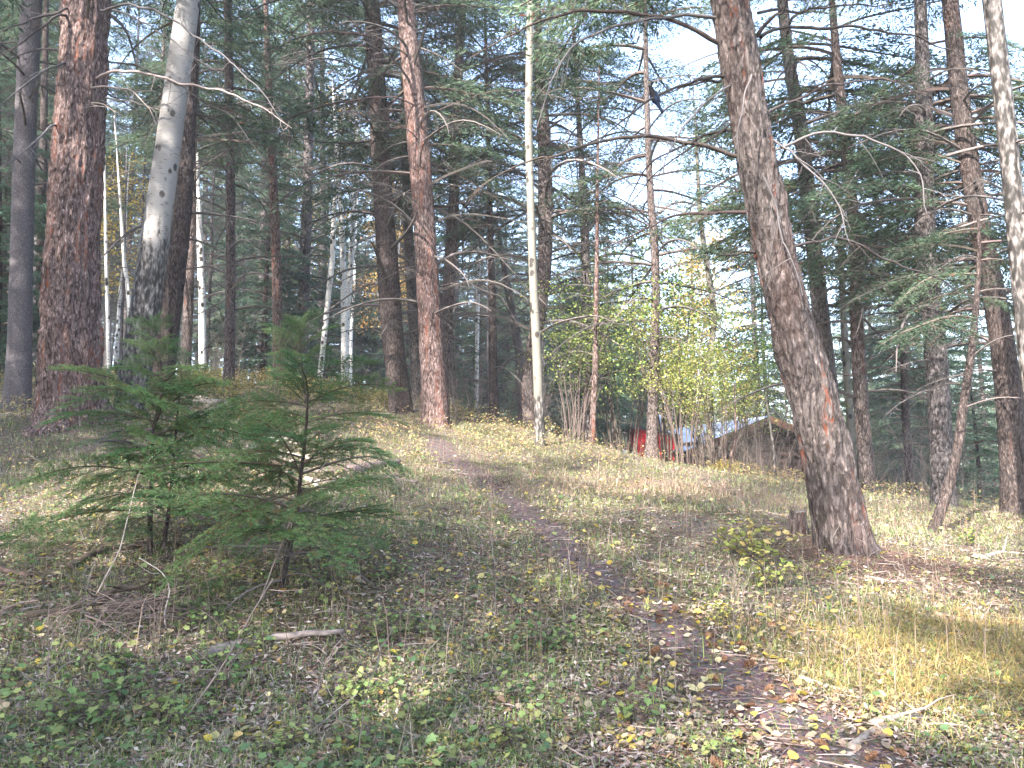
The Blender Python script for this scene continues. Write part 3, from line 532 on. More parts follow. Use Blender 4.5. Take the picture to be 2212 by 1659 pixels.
# measured boughs on the near trees
def bough(key, pts, r0, colr=(.12, .09, .08), D0=None, dD=0.0, twigs=1.0, seed=1, live=False, name="branch"):
    e, at, base = TR[key]; rng = rs(seed*31+1); D0 = D0 or base[1]; n = len(pts)
    W3 = np.array([P(px, py, D0+dD*i/(n-1)) for i, (px, py) in enumerate(pts)]); L = np.linalg.norm(np.diff(W3, axis=0), axis=1).sum(); m = max(14, int(L/.09)); c = smoothpath(W3, m); c = c+np.stack([fbm(np.arange(m)*.35+seed, k*7.0, .5, 2)-.5 for k in range(3)], 1)*.05*1.9
    s = np.linspace(0, 1, m); r0 *= .78; R = r0*(1-s)**.75*(1+.3*(fbm(s*L*7, seed*3.3, .5)-.5)*2)+.0025; mb = MB(); cc = np.array(colr)*.8; V, T, Q = tube(c, R, 7); mb.add(V, T, Q, cc)
    for i in range(int(L*11*twigs)+3):
        t = .12+.86*rng.rand(); j = int(t*(m-1)); tan = nrm(c[min(m-1, j+1)]-c[max(0, j-1)]); d = nrm(tan*.6+rng.normal(size=3)*(.6, .6, .55)); l = (.12+.55*rng.rand()**2)*(1.15-t*.6); q = np.linspace(0, 1, 6)[:, None]
        B = c[j]+d*l*q+np.array([0, 0, -.3*l])*q*q+np.cumsum(rng.normal(size=(6, 3))*.012, 0)*q; V, T, Q = tube(B, .0045*(1.2-q[:, 0]), 3); mb.add(V, T, Q, cc*1.3)
        if rng.rand() < .6:
            k = rng.randint(2, 5); d2 = nrm(d+rng.normal(size=3)*.7); l2 = l*.5; B2 = B[k]+d2*l2*q[:4]/q[3]; V, T, Q = tube(B2, .0028, 3); mb.add(V, T, Q, cc*1.3)
    V, T, Q, col, mi = mb.get(); V = V-np.array(e.location); return link(mesh(name, V, T, Q, [M['twig']], col, mi, True), name, e)
f3 = lambda L: [(1106+x*.3334, y*.3334) for x, y in L]
f4 = lambda L: [(1659+x*.3334, y*.3334) for x, y in L]
f1 = lambda L: [(x*.3334, y*.3334) for x, y in L]
red, gry, drk, pal = (.085, .062, .056), (.115, .105, .105), (.05, .042, .04), (.25, .215, .19)
B = 'lean'
bough(B, f3([(1330, 265), (1180, 190), (1000, 120), (830, 85), (600, 75), (430, 75), (250, 115), (100, 180), (-60, 250), (-260, 360)]), .030, red, dD=-.7, seed=1)
bough(B, f3([(1310, 115), (1150, 100), (1000, 110), (800, 140), (600, 200), (450, 260), (350, 360), (260, 500), (200, 700), (160, 850)]), .022, gry, dD=-1.0, twigs=.4, seed=2)
BIRDB = f3([(1370, 500), (1220, 510), (1100, 560), (1000, 590), (900, 650), (800, 720), (700, 800), (600, 890), (500, 1000)])
bough(B, BIRDB, .020, drk, dD=-.5, seed=3, twigs=.6)
bough(B, f3([(1370, 525), (1250, 525), (1150, 560), (1020, 600), (950, 640)]), .016, drk, dD=.1, seed=4, twigs=.8)
bough(B, f3([(1470, 1020), (1300, 960), (1150, 935), (1000, 900), (800, 880), (620, 900), (450, 950), (300, 1000), (150, 1030), (0, 1100), (-170, 1190)]), .028, red, dD=-.8, seed=5, twigs=.8)
bough(B, f3([(1540, 1380), (1300, 1385), (1150, 1385), (1000, 1420), (850, 1490), (700, 1560), (550, 1640)]), .022, red, dD=.6, seed=6)
bough(B, [(1660, 548), (1610, 547), (1575, 550), (1543, 549)], .022, drk, dD=-.3, seed=7, twigs=.5)
bough(B, f3([(1430, 845), (1250, 880), (1100, 950), (950, 1010), (850, 1100), (780, 1250), (680, 1450)]), .016, drk, dD=.8, seed=8)
bough(B, f3([(1600, 500), (1400, 550), (1280, 640), (1180, 740), (1080, 860), (1000, 1060), (960, 1300), (900, 1500)]), .012, gry, dD=-.7, seed=9, twigs=.4)
bough(B, f3([(1560, 480), (1540, 520), (1510, 600), (1485, 760), (1440, 1000)]), .010, gry, D0=7.4, dD=-.1, seed=10, twigs=.3)
bough(B, f3([(1420, 800), (1300, 900), (1150, 960), (1000, 1080), (900, 1160), (700, 1400)]), .012, drk, dD=.4, seed=12)
bough(B, f4([(-40, 230), (40, 190), (200, 180), (400, 185), (620, 180), (800, 215), (1000, 240), (1250, 340), (1400, 430)]), .024, drk, dD=.6, seed=13)
bough(B, f4([(-20, 745), (30, 720), (200, 640), (400, 550), (700, 510), (900, 540), (1050, 630)]), .020, drk, dD=.5, seed=14)
bough(B, f4([(0, 1000), (50, 980), (250, 880), (450, 860), (650, 890), (850, 980), (970, 1070), (1020, 1200), (1040, 1380)]), .018, gry, dD=-.5, seed=15, twigs=.5)
bough(B, f4([(120, 1620), (190, 1600), (430, 1530), (600, 1590), (930, 1740), (1200, 1860), (1330, 1960)]), .019, drk, dD=.9, seed=16)
bough(B, f4([(-60, 860), (0, 890), (150, 990), (300, 1130), (420, 1250), (490, 1380), (540, 1560)]), .013, gry, dD=-.4, seed=17, twigs=.5)
bough(B, f4([(-90, 230), (0, 150), (90, 50), (180, -40)]), .030, drk, dD=-.4, seed=18, twigs=.5)
bough(B, f4([(-60, 80), (100, 60), (400, 45), (700, 40), (900, 20)]), .020, drk, dD=.7, seed=19)
bough(B, [(1650, 385), (1672, 430), (1692, 500), (1712, 570), (1726, 640)], .013, gry, D0=7.55, dD=.1, seed=20, twigs=.4)
B = 'big'
bough(B, f1([(600, 80), (650, 70), (840, 30), (1000, 70), (1200, 180), (1400, 330), (1550, 450), (1700, 600), (1850, 800)]), .026, gry, dD=-1.2, seed=21, twigs=.5)
bough(B, f1([(610, 530), (640, 505), (760, 460), (900, 470), (1100, 520), (1350, 575), (1530, 620), (1700, 700), (1900, 830)]), .030, pal, dD=-1.3, seed=22, twigs=.5)
bough(B, f1([(600, 575), (640, 570), (750, 565), (850, 590), (940, 680), (1020, 800)]), .016, pal, D0=11.6, dD=-.5, seed=23, twigs=.5)
bough(B, f1([(690, 640), (850, 660), (960, 700), (1080, 730)]), .016, pal, D0=11.8, dD=-.5, seed=24, twigs=.5)
bough(B, f1([(600, 665), (680, 685), (740, 730), (755, 850)]), .013, pal, D0=11.5, dD=-.4, seed=25, twigs=.6)
bough(B, f1([(680, 400), (900, 430), (1050, 490), (1200, 580), (1300, 650), (1500, 750), (1620, 900), (1700, 1050)]), .018, drk, dD=-.7, seed=26)
bough(B, f1([(700, 60), (900, 120), (1050, 220), (1200, 330), (1350, 430), (1500, 520)]), .016, gry, dD=-.3, seed=27)
bough(B, f1([(440, 60), (390, 70), (250, 120), (100, 180), (-40, 230)]), .024, drk, D0=11.7, dD=-.8, seed=28)
bough(B, f1([(430, 90), (390, 95), (250, 210), (100, 310), (-40, 370)]), .022, drk, D0=11.7, dD=-.9, seed=29)
bough(B, f1([(430, 415), (390, 425), (230, 500), (100, 600), (-40, 720)]), .022, gry, D0=11.7, dD=-1, seed=30)
bough(B, f1([(370, 810), (330, 830), (230, 920), (100, 1030), (-40, 1120)]), .020, gry, D0=11.7, dD=-.9, seed=31)
bough('t10', [(800, 305), (760, 309), (700, 308), (650, 298), (600, 296)], .03, drk, dD=-1, seed=32)
bough('t10', [(815, 455), (770, 456), (720, 460), (660, 490), (600, 530)], .022, drk, dD=-.8, seed=33)
bough('t10', [(815, 400), (780, 370), (720, 368), (650, 400), (580, 460)], .018, drk, dD=-.8, seed=34)
bough('t11', [(905, 145), (870, 110), (810, 80), (740, 68), (680, 60)], .024, red, dD=-1, seed=35)
bough('t11', [(915, 245), (890, 222), (850, 212), (780, 210), (700, 230)], .022, red, dD=-1, seed=36)
bough('t11', [(925, 320), (890, 290), (840, 258), (780, 240)], .018, red, dD=-1, seed=37)
bough('t11', [(950, 620), (1010, 610), (1080, 640), (1120, 700), (1150, 760)], .016, drk, dD=-.5, seed=38)
bough('t11', [(935, 245), (1000, 215), (1080, 195), (1150, 190), (1220, 215), (1300, 210)], .018, red, dD=-1.2, seed=39)
bough('t12', [(1000, 340), (1060, 350), (1106, 360), (1180, 370)], .02, drk, dD=-1, seed=40)
# ------------------------------------------------------------------ forest behind and beside
rng = random.Random(11); spots = []
taken = [(t[0].location.x, t[0].location.y) for t in ALLT]
def free(x, y, d): return all((x-a)**2+(y-b)**2 > d*d for a, b in spots+taken)
def cabin_zone(x, y): return 3.0 < x < 14.5 and 18 < y < 37
n_try = 0
while len(spots) < 250 and n_try < 9000:
    n_try += 1; yy = 21+rng.random()**1.05*68; px = rng.uniform(-120, 2330); x = (px-1106)/F0*yy
    if cabin_zone(x, yy) or not free(x, yy, 1.9 if yy < 45 else 2.0): continue
    right = px > 1180
    if right and yy < 52 and rng.random() < (.08 if px < 1620 else .45): continue
    if 560 < px < 840 and yy > 30 and rng.random() < .6: continue
    r = rng.random()
    if yy < 36: k = 'bare' if r < (.5 if px < 1180 else .3) else ('spruce' if r < .6 else 'fir')
    else: k = 'fir' if r < .74 else ('spruce' if r < .92 else 'bare')
    if px < 1000 and k == 'spruce' and rng.random() < .6: k = 'bare'
    i = rng.randrange(len(KINDS[k])); s = rng.uniform(.78, 1.1)
    if px < 1000 and k == 'fir' and yy < 55: i = rng.choice([1, 3, 3]); s = rng.uniform(.92, 1.15)
    if px < 1000 and yy < 50 and rng.random() < .25: continue
    if right and k == 'fir': s *= .80
    spots.append((x, yy)); bgtree(k, i, x, yy, s, rng=rng)
for x, yy, k, i, s, lb in [((560-1106)/F0*24, 24, 'spruce', 0, 1.0, 'blue-green spruce between the slender dark trunk and the white aspen trio'), ((1270-1106)/F0*26, 26, 'spruce', 1, 1.0, 'pale green spruce under the dead boughs right of the slim pale aspen'),
      ((985-1106)/F0*24, 24, 'spruce', 1, .75, 'small pale spruce low beside the foot of the reddish central conifer'), ((640-1106)/F0*27, 27, 'spruce', 2, 1.0, 'green spruce behind the white aspen trio'),
      ((2110-1106)/F0*19, 19, 'spruce', 1, .9, 'green spruce behind the large dark conifer near the right edge'), ((1960-1106)/F0*24, 24, 'spruce', 2, .8, 'spruce behind the short black trunk'), ((-10-1106)/F0*20, 20, 'spruce', 0, 1.0, 'dark spruce at the left edge behind the smooth grey tree')]:
    bgtree(k, i, x, yy, s, lb, rng=rng)
for x, yy, i, s in [(-10, 4, 0, .9), (-15.5, 1, 1, 1), (-9, -3.5, 2, 1), (-13, 8.5, 2, 1), (-19, 6.5, 0, 1), (-7.5, -8, 1, .9), (-17, -6, 0, 1), (-22, 0, 1, 1), (-12, -12, 0, 1), (-3, -7, 2, .9), (-24, 10, 1, 1), (5.5, -4, 0, .9), (10, 5, 1, .9), (-17, 14, 2, 1), (-26, -8, 0, 1), (-18, 20, 0, 1)]:  # unseen conifers added left and behind to block sun and dapple the ground
    bgtree('fir', i, x, yy, s, 'unseen conifer added beside the view to shade the ground in front', rng=rng)['group'] = 'unseen conifers added for shade'

for px, yy, i, s in [(600, 40, 2, .9), (650, 46, 2, 1.1), (700, 38, 0, 1), (735, 44, 2, 1), (775, 40, 0, 1.1), (810, 48, 2, 1), (850, 42, 0, 1), (900, 46, 2, 1), (960, 40, 0, .9), (330, 44, 2, 1), (500, 45, 2, 1), (690, 56, 2, 1.3), (770, 58, 2, 1.3), (860, 60, 2, 1.3), (1020, 44, 2, .9), (1080, 50, 2, 1)]:
    bgtree('spruce', i, (px-1106)/F0*yy, yy, s, rng=rng)
# ------------------------------------------------------------------ yellow aspens and shrubs
def leaf_cloud(rng, cen, n, size, cols, spread=.0, flat=1.2):
    d = rng.normal(size=(n, 3)); d[:, 2] *= .4; V, Q = cards(cen, d, size*(.7+.6*rng.rand(n)), size*.8*(.7+.6*rng.rand(n)), rng, flat)
    pick = np.array(cols)[rng.randint(len(cols), size=n)]*(.7+.6*rng.rand(n, 1)); return V, Q, np.repeat(pick, 4, 0)
GREEN = [(.22, .29, .07), (.28, .33, .09), (.17, .24, .07), (.34, .34, .10)]; YEL = [(.50, .34, .07), (.56, .40, .10), (.44, .29, .07), (.44, .38, .13)]
LOBT = np.array([(0, 0, 0), (.1, .45, .1), (.42, .30, .05), (.58, .55, .1), (.72, .24, .05), (1.05, 0, -.05), (.72, -.24, .05), (.58, -.55, .1), (.42, -.30, .05), (.1, -.45, .1)])
def leaf_shaped(rng, cen, n, size, cols):
    nr = nrm(rng.normal(size=(n, 3))*(.45, .45, .2)+(0, 0, .9)); a = rng.rand(n)*6.28; t = np.stack([np.cos(a), np.sin(a), -.25+0*a], 1); t = nrm(t-nr*(t*nr).sum(1, keepdims=True)); b = np.cross(nr, t); sz = size*(.6+.8*rng.rand(n))*1.15
    V = cen[:, None]+sz[:, None, None]*(LOBT[None, :, :1]*t[:, None]+LOBT[None, :, 1:2]*b[:, None]+LOBT[None, :, 2:]*nr[:, None]); F = (np.array([(0, i+1, i) for i in range(1, 9)])[None]+(np.arange(n)*10)[:, None, None]).reshape(-1, 3)
    c = np.array(cols)[rng.randint(len(cols), size=n)]*(.7+.6*rng.rand(n, 1)); return V.reshape(-1, 3), F, np.repeat(c, 10, 0)
def shrub_meshes(seed, H, R, stems, nleaf, size, cols, bare=.35, near=False):
    rng = rs(seed); sb, lb = MB(), MB()
    for s in range(stems):
        a = rng.rand()*6.28; out = R*(.3+.7*rng.rand()); q = np.linspace(0, 1, 9)[:, None]; b = np.array([math.cos(a), math.sin(a), 0])
        hh = H*(.55+.45*rng.rand()); Pt = b*.12*R+b*out*q**1.5+np.array([0, 0, hh])*q+np.cumsum(rng.normal(size=(9, 3))*.03*H/3, 0)*q
        V, T, Q = tube(Pt, (.006+.007*H/2)*(1.05-q[:, 0]), 5); sb.add(V, T, Q, (.09, .07, .06))
        for t in range(7):
            f = bare+(1-bare)*rng.rand(); p = Pt[int(f*8)]; d = nrm(rng.normal(size=3)*(1, 1, .35)+(0, 0, .25)); l = (.25+.5*rng.rand())*R*.8; q4 = np.linspace(0, 1, 4)[:, None]
            B = p+d*l*q4+np.array([0, 0, -.1*l])*q4**2; V, T, Q = tube(B, .004*(1.2-q4[:, 0]), 3); sb.add(V, T, Q, (.1, .08, .065))
            k = nleaf//(stems*7); tq = rng.rand(k); c = p+d*l*(.25+.9*tq[:, None])+rng.normal(size=(k, 3))*(.16*R, .16*R, .05*R); (V, Q, cc) = leaf_shaped(rng, c, k, size, cols) if near else leaf_cloud(rng, c, k, size, cols); lb.add(V, Q if near else None, None if near else Q, cc)
    return sb.mesh("stem", [M['twig']], True), lb.mesh("foliage", [M['leaf']])
def put_shrub(ms, nm, label, cat, x, y, s=1, rz=0, group=None, zs=1):
    e = empty(nm, (x, y, float(gz(x, y))-.02), label, cat, group); e.rotation_euler = (0, 0, rz); e.scale = (s, s, s*zs); link(ms[0], "stem", e); link(ms[1], "foliage", e); return e
MAPLE = [shrub_meshes(500+i, 6.6, 2.2, 12, 3700, .08, GREEN if i else GREEN[:3]+[YEL[3]], .55) for i in range(3)]
BUSH = [shrub_meshes(510+i, .55, .42, 12, 700, .038, [YEL[3], YEL[1], GREEN[1], (.42, .34, .12)], .2) for i in range(3)]
WEED = [shrub_meshes(516+i, .34, .25, 7, 112, .036, [GREEN[1], YEL[3], GREEN[0]], .3, True) for i in range(3)]
CUR = [shrub_meshes(519+i, .26, .24, 7, 84, .038, [(.16, .24, .08), (.20, .28, .10), (.27, .31, .11)], .35, True) for i in range(3)]
def atpx(px, D): return (px-1106)/F0*D, D
for px, D, s, i, lb in [(1440, 19.0, 1.0, 1, "tall yellow-green maple shrub rising over the red shed"), (1545, 19.6, .95, 0, "yellow-green maple shrub in front of the cabin roof"), (1350, 20.0, .9, 2, "loose yellow-green shrub left of the red shed"),
      (1625, 18.6, .75, 1, "yellow-green shrub next to the thick leaning conifer, before the cabin"), (1245, 19.0, .66, 2, "low green shrub at the foot of the slim pale aspen"), (1480, 17.5, .62, 2, "small yellow-green shrub in front of the red shed's stovepipe"), (1560, 17.2, .55, 0, "small leafy shrub between shed and cabin")]:
    x, y = atpx(px, D); put_shrub(MAPLE[i], "maple_shrub", lb, "shrub", x, y, s, px*1.7, zs=1.0)
def yaspen(px, D, H, label, seed, n=4200, cols=YEL, R=1.5):
    rng = rs(seed); x, y = atpx(px, D); e = empty("aspen_tree", (x, y, float(gz(x, y))), label, "aspen tree")
    link(trunk_mesh("trunk", straight(H, .09, seed), M['aspen_white'], seed, 8, .4, .04, .1), "trunk", e); lb = MB()
    for c in range(70):
        z = H*(.35+.65*rng.rand()); a = rng.rand()*6.28; r = R*rng.rand()**.5*(1.1-(z/H-.35)); cc = np.array([math.cos(a)*r, math.sin(a)*r, z]); k = n//70
        V, Q, co = leaf_cloud(rng, cc+rng.normal(size=(k, 3))*(.28, .28, .16), k, .10, cols); lb.add(V, None, Q, co); V, T, Q = tube([(0, 0, z-.4*r), cc*.6+np.array([0, 0, z*.4-.1]), cc], [.02, .012, .005], 4); lb.add(V, T, Q, (.2, .18, .15))
    link(lb.mesh("crown", [M['leaf']]), "crown", e)
yaspen(752, 34, 13.5, "golden-leaved aspen glowing behind the dark straight conifer", 601, 6000, R=2.6); yaspen(660, 38, 16, "yellow-green aspen crown high behind the white aspen trio", 602, 5000, YEL[2:]+GREEN, 2.4)
yaspen(238, 28, 8.0, "golden-leaved aspen in the gap right of the thickest tree", 603, 2600); yaspen(1545, 33, 12.5, "golden-leaved aspen behind the yellow-green shrubs and cabin", 604, 5200, R=2.2); yaspen(1500, 37, 13, "yellow aspen crown farthest back over the shed", 605, 3600, R=1.8)
yaspen(840, 36, 11, "yellow aspen between the dark straight conifer and the reddish one", 606, 3400)
rng = random.Random(4)
for k in range(62):
    px = rng.uniform(880, 1700) if k < 46 else rng.uniform(1880, 2200)
    if 1340 < px < 1500: continue; D = (16.2 if px < 1250 else 14.8) if px < 1700 else 13.6; D += rng.uniform(-.6, 1.6); x, y = atpx(px, D); i = k % 3
    put_shrub(BUSH[i], "low_shrub", "knee-high yellow-leaved bush among others on the grassy crest", "bush", x, y, rng.uniform(.35, .8), rng.uniform(0, 6), "low bushes along the crest")
for k in range(26):
    px = rng.uniform(380, 900); x, y = atpx(px, rng.uniform(17.5, 23)); put_shrub(BUSH[k % 3], "low_shrub", "low yellowish bush on the slope behind the saplings and the sawn log", "bush", x, y, rng.uniform(.6, 1.1), rng.uniform(0, 6), "low bushes on the slope behind")
# bare undergrowth stems
def bare_meshes(seed, H, n):
    rng = rs(seed); b = MB()
    for s in range(n):
        p = np.append(rng.normal(size=2)*.12, 0); q = np.linspace(0, 1, 8)[:, None]; d = np.append(rng.normal(size=2)*.22, 1); h = H*(.5+.5*rng.rand()); Pt = p+d*h*q+np.cumsum(rng.normal(size=(8, 3))*.02*H/2, 0)*q; V, T, Q = tube(Pt, (.003+.0045*H/2)*(1.1-q[:, 0]), 4); b.add(V, T, Q, (.15, .125, .11))
        for t in range(int(5+3*H)):
            k = rng.randint(2, 8); d2 = nrm(np.append(rng.normal(size=2), .8)); l = .12+.3*rng.rand()*H/2; B = Pt[k]+d2*l*np.linspace(0, 1, 4)[:, None]+rng.normal(size=(4, 3))*.008; V, T, Q = tube(B, .0026, 3); b.add(V, T, Q, (.17, .145, .125))
    return b.mesh("bare_shrub", [M['twig']], True)
BARE = [bare_meshes(530+i, 2.6, 7) for i in range(4)]; ROD = [bare_meshes(540+i, .5, 1) for i in range(3)]
for k in range(84):
    px = rng.uniform(900, 1720) if k < 44 else rng.uniform(1500, 1730) if k < 64 else rng.uniform(1850, 2212); D = rng.uniform(17, 21) if px < 1720 else rng.uniform(14, 18); x, y = atpx(px, D)
    if 1350 < px < 1480: continue
    o = link(BARE[k % 4], "bare_shrub", None, (x, y, float(gz(x, y))-.03), (0, 0, rng.uniform(0, 6)), (rng.uniform(.5, .95),)*3); tag(o, "grey leafless many-stemmed shrub in the thicket beyond the crest", "bare shrub", "leafless shrubs beyond the crest")
for k in range(26):
    px = rng.uniform(220, 1050); D = rng.uniform(19, 26); x, y = atpx(px, D)
    o = link(BARE[k % 4], "bare_shrub", None, (x, y, float(gz(x, y))-.03), (0, 0, rng.uniform(0, 6)), (rng.uniform(.5, 1.0),)*3); tag(o, "grey leafless shrub among the trunks up the slope", "bare shrub", "leafless shrubs up the slope")

# ------------------------------------------------------------------ fir saplings
def spray(seed, L=1.0):
    rng = rs(seed); wb, nb = MB(), MB(); n = 10; s = np.linspace(0, 1, n); A = np.stack([s*L, (rng.rand()-.5)*.25*L*s*s, .12*L*np.sin(s*2.6)-.12*L*s*s], 1); V, T, Q = tube(A, .007*(1.05-s)+.001, 5); wb.add(V, T, Q, (.075, .058, .042)); c_, d_ = [], []
    segs = [(A, 1.0, .25)]
    t = .12; side = 1
    while t < .97:
        side = -side; p = np.array([np.interp(t, s, A[:, q]) for q in range(3)]); l = L*(.42*(1-t)**.8+.05)*(.65+.5*rng.rand()); a = math.radians(42+18*rng.rand())*side; q = np.linspace(0, 1, 6)[:, None]
        d = np.array([math.cos(a), math.sin(a), .02+rng.normal()*.08]); Bt = p+d*l*q+np.array([.12*l, 0, -.14*l])*q*q; V, T, Q = tube(Bt, .0028*(1.2-q[:, 0]), 3); wb.add(V, T, Q, (.08, .065, .045)); segs.append((Bt, 1, .05))
        tt_ = .25
        if l > .12:
            sd = 1
            while tt_ < .95:
                sd = -sd; a2 = a+math.radians(45)*sd; l2 = l*.42*(1.05-tt_)*(.6+.6*rng.rand())+.02; p2 = np.array([np.interp(tt_, q[:, 0], Bt[:, k]) for k in range(3)]); q3 = np.linspace(0, 1, 3)[:, None]; B2 = p2+np.array([math.cos(a2), math.sin(a2), -.02])*l2*q3+np.array([0, 0, -.08*l2])*q3**2; segs.append((B2, 1, 0)); tt_ += .14
        t += .045+.02*rng.rand()
    for Sg, _, lo in segs:
        ln = np.linalg.norm(np.diff(Sg, axis=0), axis=1).sum(); k = int(ln*(1-lo)/.0038)+2; tq = lo+(1-lo)*np.linspace(0, 1, k); ss = np.linspace(0, 1, len(Sg)); c = np.stack([np.interp(tq, ss, Sg[:, j]) for j in range(3)], 1)
        tn = nrm(Sg[-1]-Sg[0]); sdv = nrm(np.cross(tn, (0, 0, 1.0))); sg = np.where(np.arange(k) % 2 == 0, 1, -1)[:, None]; dd = tn*.75+sdv*sg*(.9-.3*rng.rand(k, 1))+rng.normal(size=(k, 3))*.38+np.array([0, 0, .1]); c_.append(c); d_.append(dd)
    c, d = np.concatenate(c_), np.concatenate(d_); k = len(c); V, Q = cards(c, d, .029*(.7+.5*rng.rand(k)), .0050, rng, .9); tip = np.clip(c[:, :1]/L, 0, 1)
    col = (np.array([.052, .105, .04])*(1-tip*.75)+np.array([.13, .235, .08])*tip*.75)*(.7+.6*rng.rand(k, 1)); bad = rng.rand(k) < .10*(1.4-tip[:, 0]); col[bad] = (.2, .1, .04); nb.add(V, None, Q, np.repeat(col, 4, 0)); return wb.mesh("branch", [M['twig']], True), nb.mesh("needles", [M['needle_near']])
SPR = [spray(700+i) for i in range(6)]
def sapling(label, pts, D, n, wmax, seed, z0=.12, lean=0, nm="fir_sapling", shape=None):
    rng = rs(seed); base = G(pts[0][0], pts[0][1]) if D is None else None
    D = base[1] if D is None else D; b = P(pts[0][0], pts[0][1], D); b[2] = float(gz(b[0], b[1])); e = empty(nm, b, label, "fir sapling"); W3 = np.array([P(x, y, D+lean*i/len(pts)) for i, (x, y) in enumerate(pts)])-b; W3[0] = (0, 0, -.1)
    m = 40; c = smoothpath(W3, m); H = c[-1, 2]; R = np.linspace(.026, .004, m)*H/2.2; rr = R*(1+.25*(fbm(np.arange(m)*.6, seed, .5)-.5)*2); V, T, Q = tube(c, rr, 9); link(mesh("trunk", V, None, Q, [M['bark_dark']], None, None, True), "trunk", e)
    az = rng.rand()*6; 
    for i in range(n):
        f = (i+rng.rand()*.7)/n; z = z0*H+(1-z0)*H*f*.985; p = np.array([np.interp(z, c[:, 2], c[:, q]) for q in range(3)]); az += 2.4+rng.normal()*.25
        sh = min(1, .55+1.8*f)*(1-f)**.85+.08 if shape is None else np.interp(f, *shape); l = wmax*sh*(.45+.75*rng.rand()); sp = SPR[rng.randint(len(SPR))]; tilt = -.10+.75*f**1.6+rng.normal()*.2
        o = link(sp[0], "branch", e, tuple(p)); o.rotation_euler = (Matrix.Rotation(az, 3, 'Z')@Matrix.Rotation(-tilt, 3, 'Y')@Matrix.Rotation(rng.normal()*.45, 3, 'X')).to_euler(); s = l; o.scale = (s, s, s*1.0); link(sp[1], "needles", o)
    for k in range(n//4):
        z = H*(.04+.5*rng.rand()); p = [np.interp(z, c[:, 2], c[:, q]) for q in range(3)]; o = link(DEAD[rng.randint(len(DEAD))][0], 'branch', e, tuple(p)); o.rotation_euler = (rng.normal()*.4, rng.normal()*.25, rng.rand()*6.28); o.scale = ((.12+.22*rng.rand())*wmax,)*3
    for k in range(3):
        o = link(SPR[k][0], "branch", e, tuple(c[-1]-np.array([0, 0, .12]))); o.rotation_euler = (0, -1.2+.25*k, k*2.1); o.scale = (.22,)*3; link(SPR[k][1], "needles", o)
    return e
sapling("bushy fir sapling at the left with a straight black stem and two leaders", [(326, 1205), (324, 1120), (328, 1020), (330, 930), (352, 840), (345, 760), (332, 690)], None, 60, 1.45, 1, .16)
sapling("small fir leader crowding the left sapling, its tip right of the taller one", [(350, 1185), (368, 1080), (376, 980), (385, 880), (395, 800), (368, 745)], 7.0, 22, .42, 4, .42)
sapling("fir sapling with a crooked stem, standing alongside the curved path", [(598, 1285), (622, 1200), (640, 1120), (648, 1040), (660, 950), (664, 880), (652, 800), (648, 690)], None, 56, 1.42, 2, .18)
sapling("tiny fir seedling under the left sapling", [(455, 1330), (462, 1290), (466, 1255)], None, 12, .3, 7, .1)
sapling("little fir seedling left of the twig pile", [(60, 1235), (62, 1180), (66, 1120)], 6.9, 20, .45, 9, .1)

# ------------------------------------------------------------------ ground cover
def scatter(seed, n, y0, y1, pw_=1.6, wide=.72):
    pw_ = 1.01 if pw_ == 1 else pw_; rng = rs(seed); u = rng.rand(n); y = (y0**(1-pw_)+u*(y1**(1-pw_)-y0**(1-pw_)))**(1/(1-pw_)); x = (rng.rand(n)*2-1)*(wide*y+.6); return rng, x, y
def stampleaves(name, seed, n, y0, y1, tmpl, F, size, colf, keep, mat, lift=(.003, .02), tilt=.35, pw_=1.7):
    rng, x, y = scatter(seed, n, y0, y1, pw_); k = keep(rng, x, y); x, y = x[k], y[k]; n = len(x); z = gz(x, y); nr = nrm(np.stack([rng.normal(size=n)*tilt, rng.normal(size=n)*tilt, np.ones(n)], 1)); a = rng.rand(n)*6.28; t = np.stack([np.cos(a), np.sin(a), np.zeros(n)], 1); t = nrm(t-nr*(t*nr).sum(1, keepdims=True)); b = np.cross(nr, t)
    s = size*(.6+.8*rng.rand(n)); fold = rng.rand(n)*1.2+.2; T = np.array(tmpl)
    V = np.stack([x, y, z+lift[0]+(lift[1]-lift[0])*rng.rand(n)+s*.12], 1)[:, None]+s[:, None, None]*(T[None, :, :1]*t[:, None]+T[None, :, 1:2]*b[:, None]+(T[None, :, 2:3]*fold[:, None, None])*nr[:, None])
    K_ = len(T); Fq = (np.array(F)[None]+(np.arange(n)*K_)[:, None, None]).reshape(-1, len(F[0])); col = np.repeat(colf(rng, x, y), K_, 0)
    o = link(mesh(name, V, Fq if len(F[0]) == 3 else None, Fq if len(F[0]) == 4 else None, [mat], col), name); tag(o, kind="stuff"); return o
# a heart-shaped leaf folded along the midrib, a pointed small leaf, a lobed leaf
ASP = [(0, 0, 0), (.25, .42, .12), (.6, .45, .16), (.9, .2, .1), (1.05, 0, .02), (.9, -.2, .1), (.6, -.45, .16), (.25, -.42, .12), (.5, 0, -.03)]; ASF = [(8, i, i+1) for i in range(7)]+[(8, 7, 0)]
SML = [(0, 0, 0), (.5, .22, .1), (1, 0, 0), (.5, -.22, .1)]; SMF = [(0, 2, 1), (0, 3, 2)]
LOB = [(0, 0, 0), (.1, .5, .1), (.45, .32, .05), (.62, .62, .1), (.75, .25, .05), (1.1, 0, 0), (.75, -.25, .05), (.62, -.62, .1), (.45, -.32, .05), (.1, -.5, .1)]; LOF = [(0, i+1, i) for i in range(1, 9)]+[]
def pal_(cols, var=.35):
    cols = np.array(cols)
    return lambda rng, x, y: cols[rng.randint(len(cols), size=len(x))]*(1-var+2*var*rng.rand(len(x), 1))
def patch(x, y, s, seed): return fbm(x*s+seed*7.7+40, y*s+seed*3.1+40, .5)
